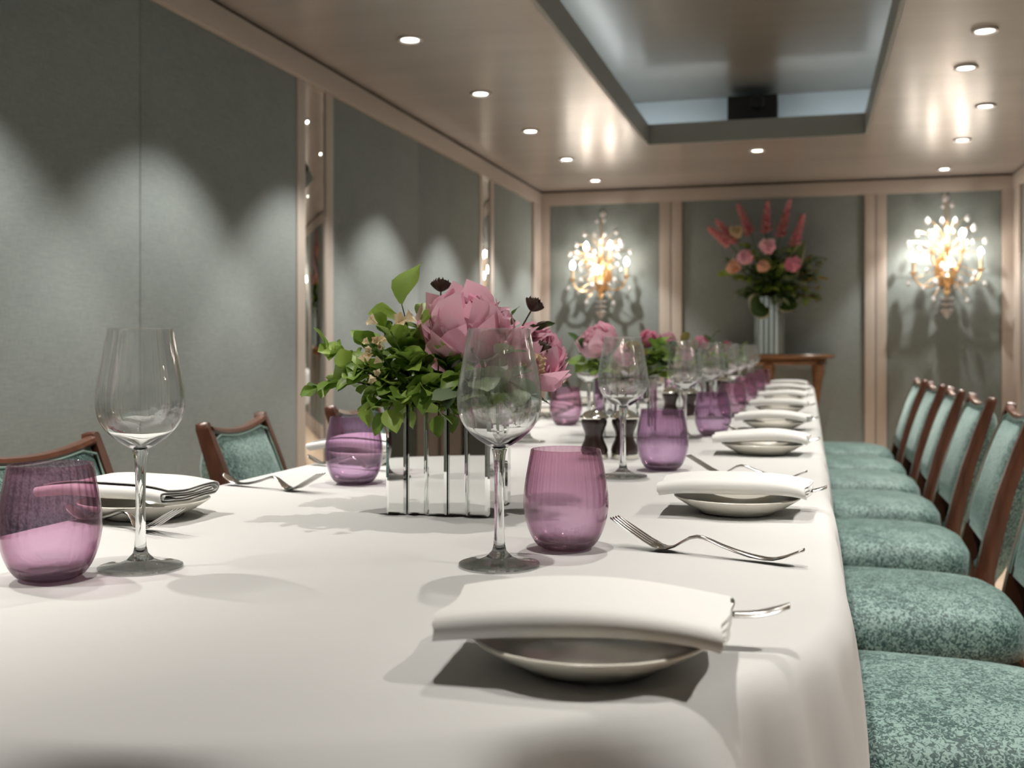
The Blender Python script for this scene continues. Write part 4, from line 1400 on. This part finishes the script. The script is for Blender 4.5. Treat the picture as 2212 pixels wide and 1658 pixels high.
# ------------------------------------------------------------------ crystal wall sconces
drop_me = mesh('crystal_drop', *lathe_geo([(0, -1.0), (0.55, -0.75), (0.85, -0.25), (0.75, 0.2), (0.35, 0.75), (0.0, 1.1)], 8), 'crystal', False)
bulb_me = mesh('bulb', *lathe_geo([(0, -0.016), (0.009, -0.014), (0.017, 0.002), (0.019, 0.014), (0.015, 0.030), (0.007, 0.044), (0, 0.052)], 14), 'bulb', 180)
candle_me = mesh('candle', *lathe_geo([(0, 0), (0.0115, 0), (0.0115, 0.085), (0, 0.085)], 14), 'candle', 40)
cup_me = mesh('cup', *lathe_geo([(0, -0.022), (0.006, -0.022), (0.010, -0.010), (0.026, -0.004), (0.030, 0.006), (0.022, 0.004), (0.0, 0.002)], 16), 'gold', 60)
def sconce(x, z, seed, label, sc=1.0):
    rnd = random.Random(seed)
    t = empty('wall_sconce', label, 'sconce', (x, YB - 0.002, z), 0, 'crystal wall sconces')
    t.scale = (sc, sc, sc)
    obj('back_plate', mesh('back_plate', *move(lathe_geo([(0, 0), (0.07, 0), (0.075, 0.006), (0.05, 0.014), (0.02, 0.02), (0, 0.02)], 24), Matrix.Translation((0, 0, -0.08)) @ Matrix.Diagonal((1, 1, 1.6, 1)) @ Matrix.Rotation(R(90), 4, 'X')), 'gold', 40), t)
    obj('mounting_arm', mesh('mounting_arm', *tube_geo([(0, -0.01, -0.10), (0, -0.06, -0.12), (0, -0.10, -0.14)], 0.010, 8), 'gold'), t)
    sy = -0.10
    obj('stem', mesh('stem', *move(lathe_geo([(0, -0.26), (0.014, -0.26), (0.03, -0.24), (0.016, -0.21), (0.045, -0.17), (0.052, -0.14), (0.02, -0.10), (0.012, -0.02), (0.026, 0.03), (0.014, 0.08), (0.010, 0.18), (0.018, 0.21), (0.005, 0.24), (0.0025, 0.27), (0.0025, 0.40), (0, 0.40)], 16), Matrix.Translation((0, sy, 0))), 'gold', 50), t)
    for k, (bx, by, bz) in enumerate([(-0.225, -0.14, -0.01), (0.215, -0.14, 0.01), (-0.105, -0.18, 0.135), (0.090, -0.18, 0.14), (0.0, -0.27, -0.06)]):
        base = Vector((bx, by, bz - 0.085 - 0.016))
        p = curve_pts((0, sy, -0.15), base + Vector((0, 0, -0.02)), (bx * 0.25, by * 0.1, -0.13 if k in (0, 1, 4) else -0.06), 10)
        a = obj('arm', mesh('arm', *tube_geo(p, 0.0065, 7), 'gold'), t)
        obj('cup', cup_me, a, base)
        obj('candle', candle_me, a, base + Vector((0, 0, 0.002)))
        obj('bulb', bulb_me, a, base + Vector((0, 0, 0.102)))
    # sprays: wires ending in crystal drops
    n = 0
    spots = [(0, 0.0, 0.435, 0.030), (-0.030, -0.12, 0.365, 0.020), (0.030, -0.12, 0.370, 0.020), (-0.13, -0.12, 0.26, 0.022), (0.13, -0.13, 0.27, 0.022), (-0.20, -0.12, 0.17, 0.020), (0.17, -0.14, 0.20, 0.024),
             (-0.255, -0.12, 0.10, 0.020), (0.245, -0.12, 0.11, 0.020), (-0.04, -0.17, 0.25, 0.018), (0.045, -0.17, 0.25, 0.018), (-0.10, -0.20, -0.30, 0.018), (0.12, -0.20, -0.31, 0.018), (-0.17, -0.2, -0.22, 0.018), (0.24, -0.14, -0.19, 0.018), (-0.26, -0.14, -0.18, 0.016)]
    while len(spots) < 44:
        x_, z_ = rnd.uniform(-0.24, 0.24), rnd.uniform(-0.24, 0.22)
        if (x_ / 0.26) ** 2 + ((z_ + 0.01) / 0.27) ** 2 > 1 or (abs(x_) > 0.17 and z_ < -0.02):
            continue
        if any((x_ - a) ** 2 + (z_ - c) ** 2 < 0.036 ** 2 for a, b, c, d in spots):
            continue
        spots.append((x_, rnd.uniform(-0.28, -0.07), z_, rnd.uniform(0.014, 0.023)))
    for x_, y_, z_, r_ in spots:
        root = Vector((x_ * 0.1, sy, max(-0.2, min(0.25, z_ * 0.55))))
        tip = Vector((x_, y_, z_))
        w = obj('spray_wire', mesh('spray_wire', *tube_geo(curve_pts(root, tip + Vector((0, 0, r_ * 0.7)), (0, -0.01, 0.03), 5), 0.0022, 5), 'gold'), t)
        obj('crystal_drop', drop_me, w, tip, (0, 0, rnd.uniform(0, 3)), (r_ * 1.05, r_ * 1.05, r_ * 1.25))
    for z0, r0, h in ((-0.295, 0.055, 0.030), (-0.335, 0.052, 0.034), (-0.385, 0.048, 0.055)):
        obj('crystal_cup', mesh('crystal_cup', *move(lathe_geo([(0, -h * 0.9), (r0 * 0.35, -h * 0.6), (r0 * 0.9, 0), (r0, h * 0.3), (r0 * 0.8, h * 0.42), (0, h * 0.3)], 12), Matrix.Translation((0, sy, z0))), 'crystal', False), t)
    obj('lower_stem', mesh('lower_stem', *tube_geo([(0, sy, -0.26), (0, sy, -0.40)], 0.006, 8), 'gold'), t)
    return t
sconce(-1.613, 1.630, 1, 'lit gilt sconce hung with crystals on the left back panel', 1.0)
sconce(1.000, 1.640, 2, 'lit gilt sconce hung with crystals on the right back panel', 1.06)
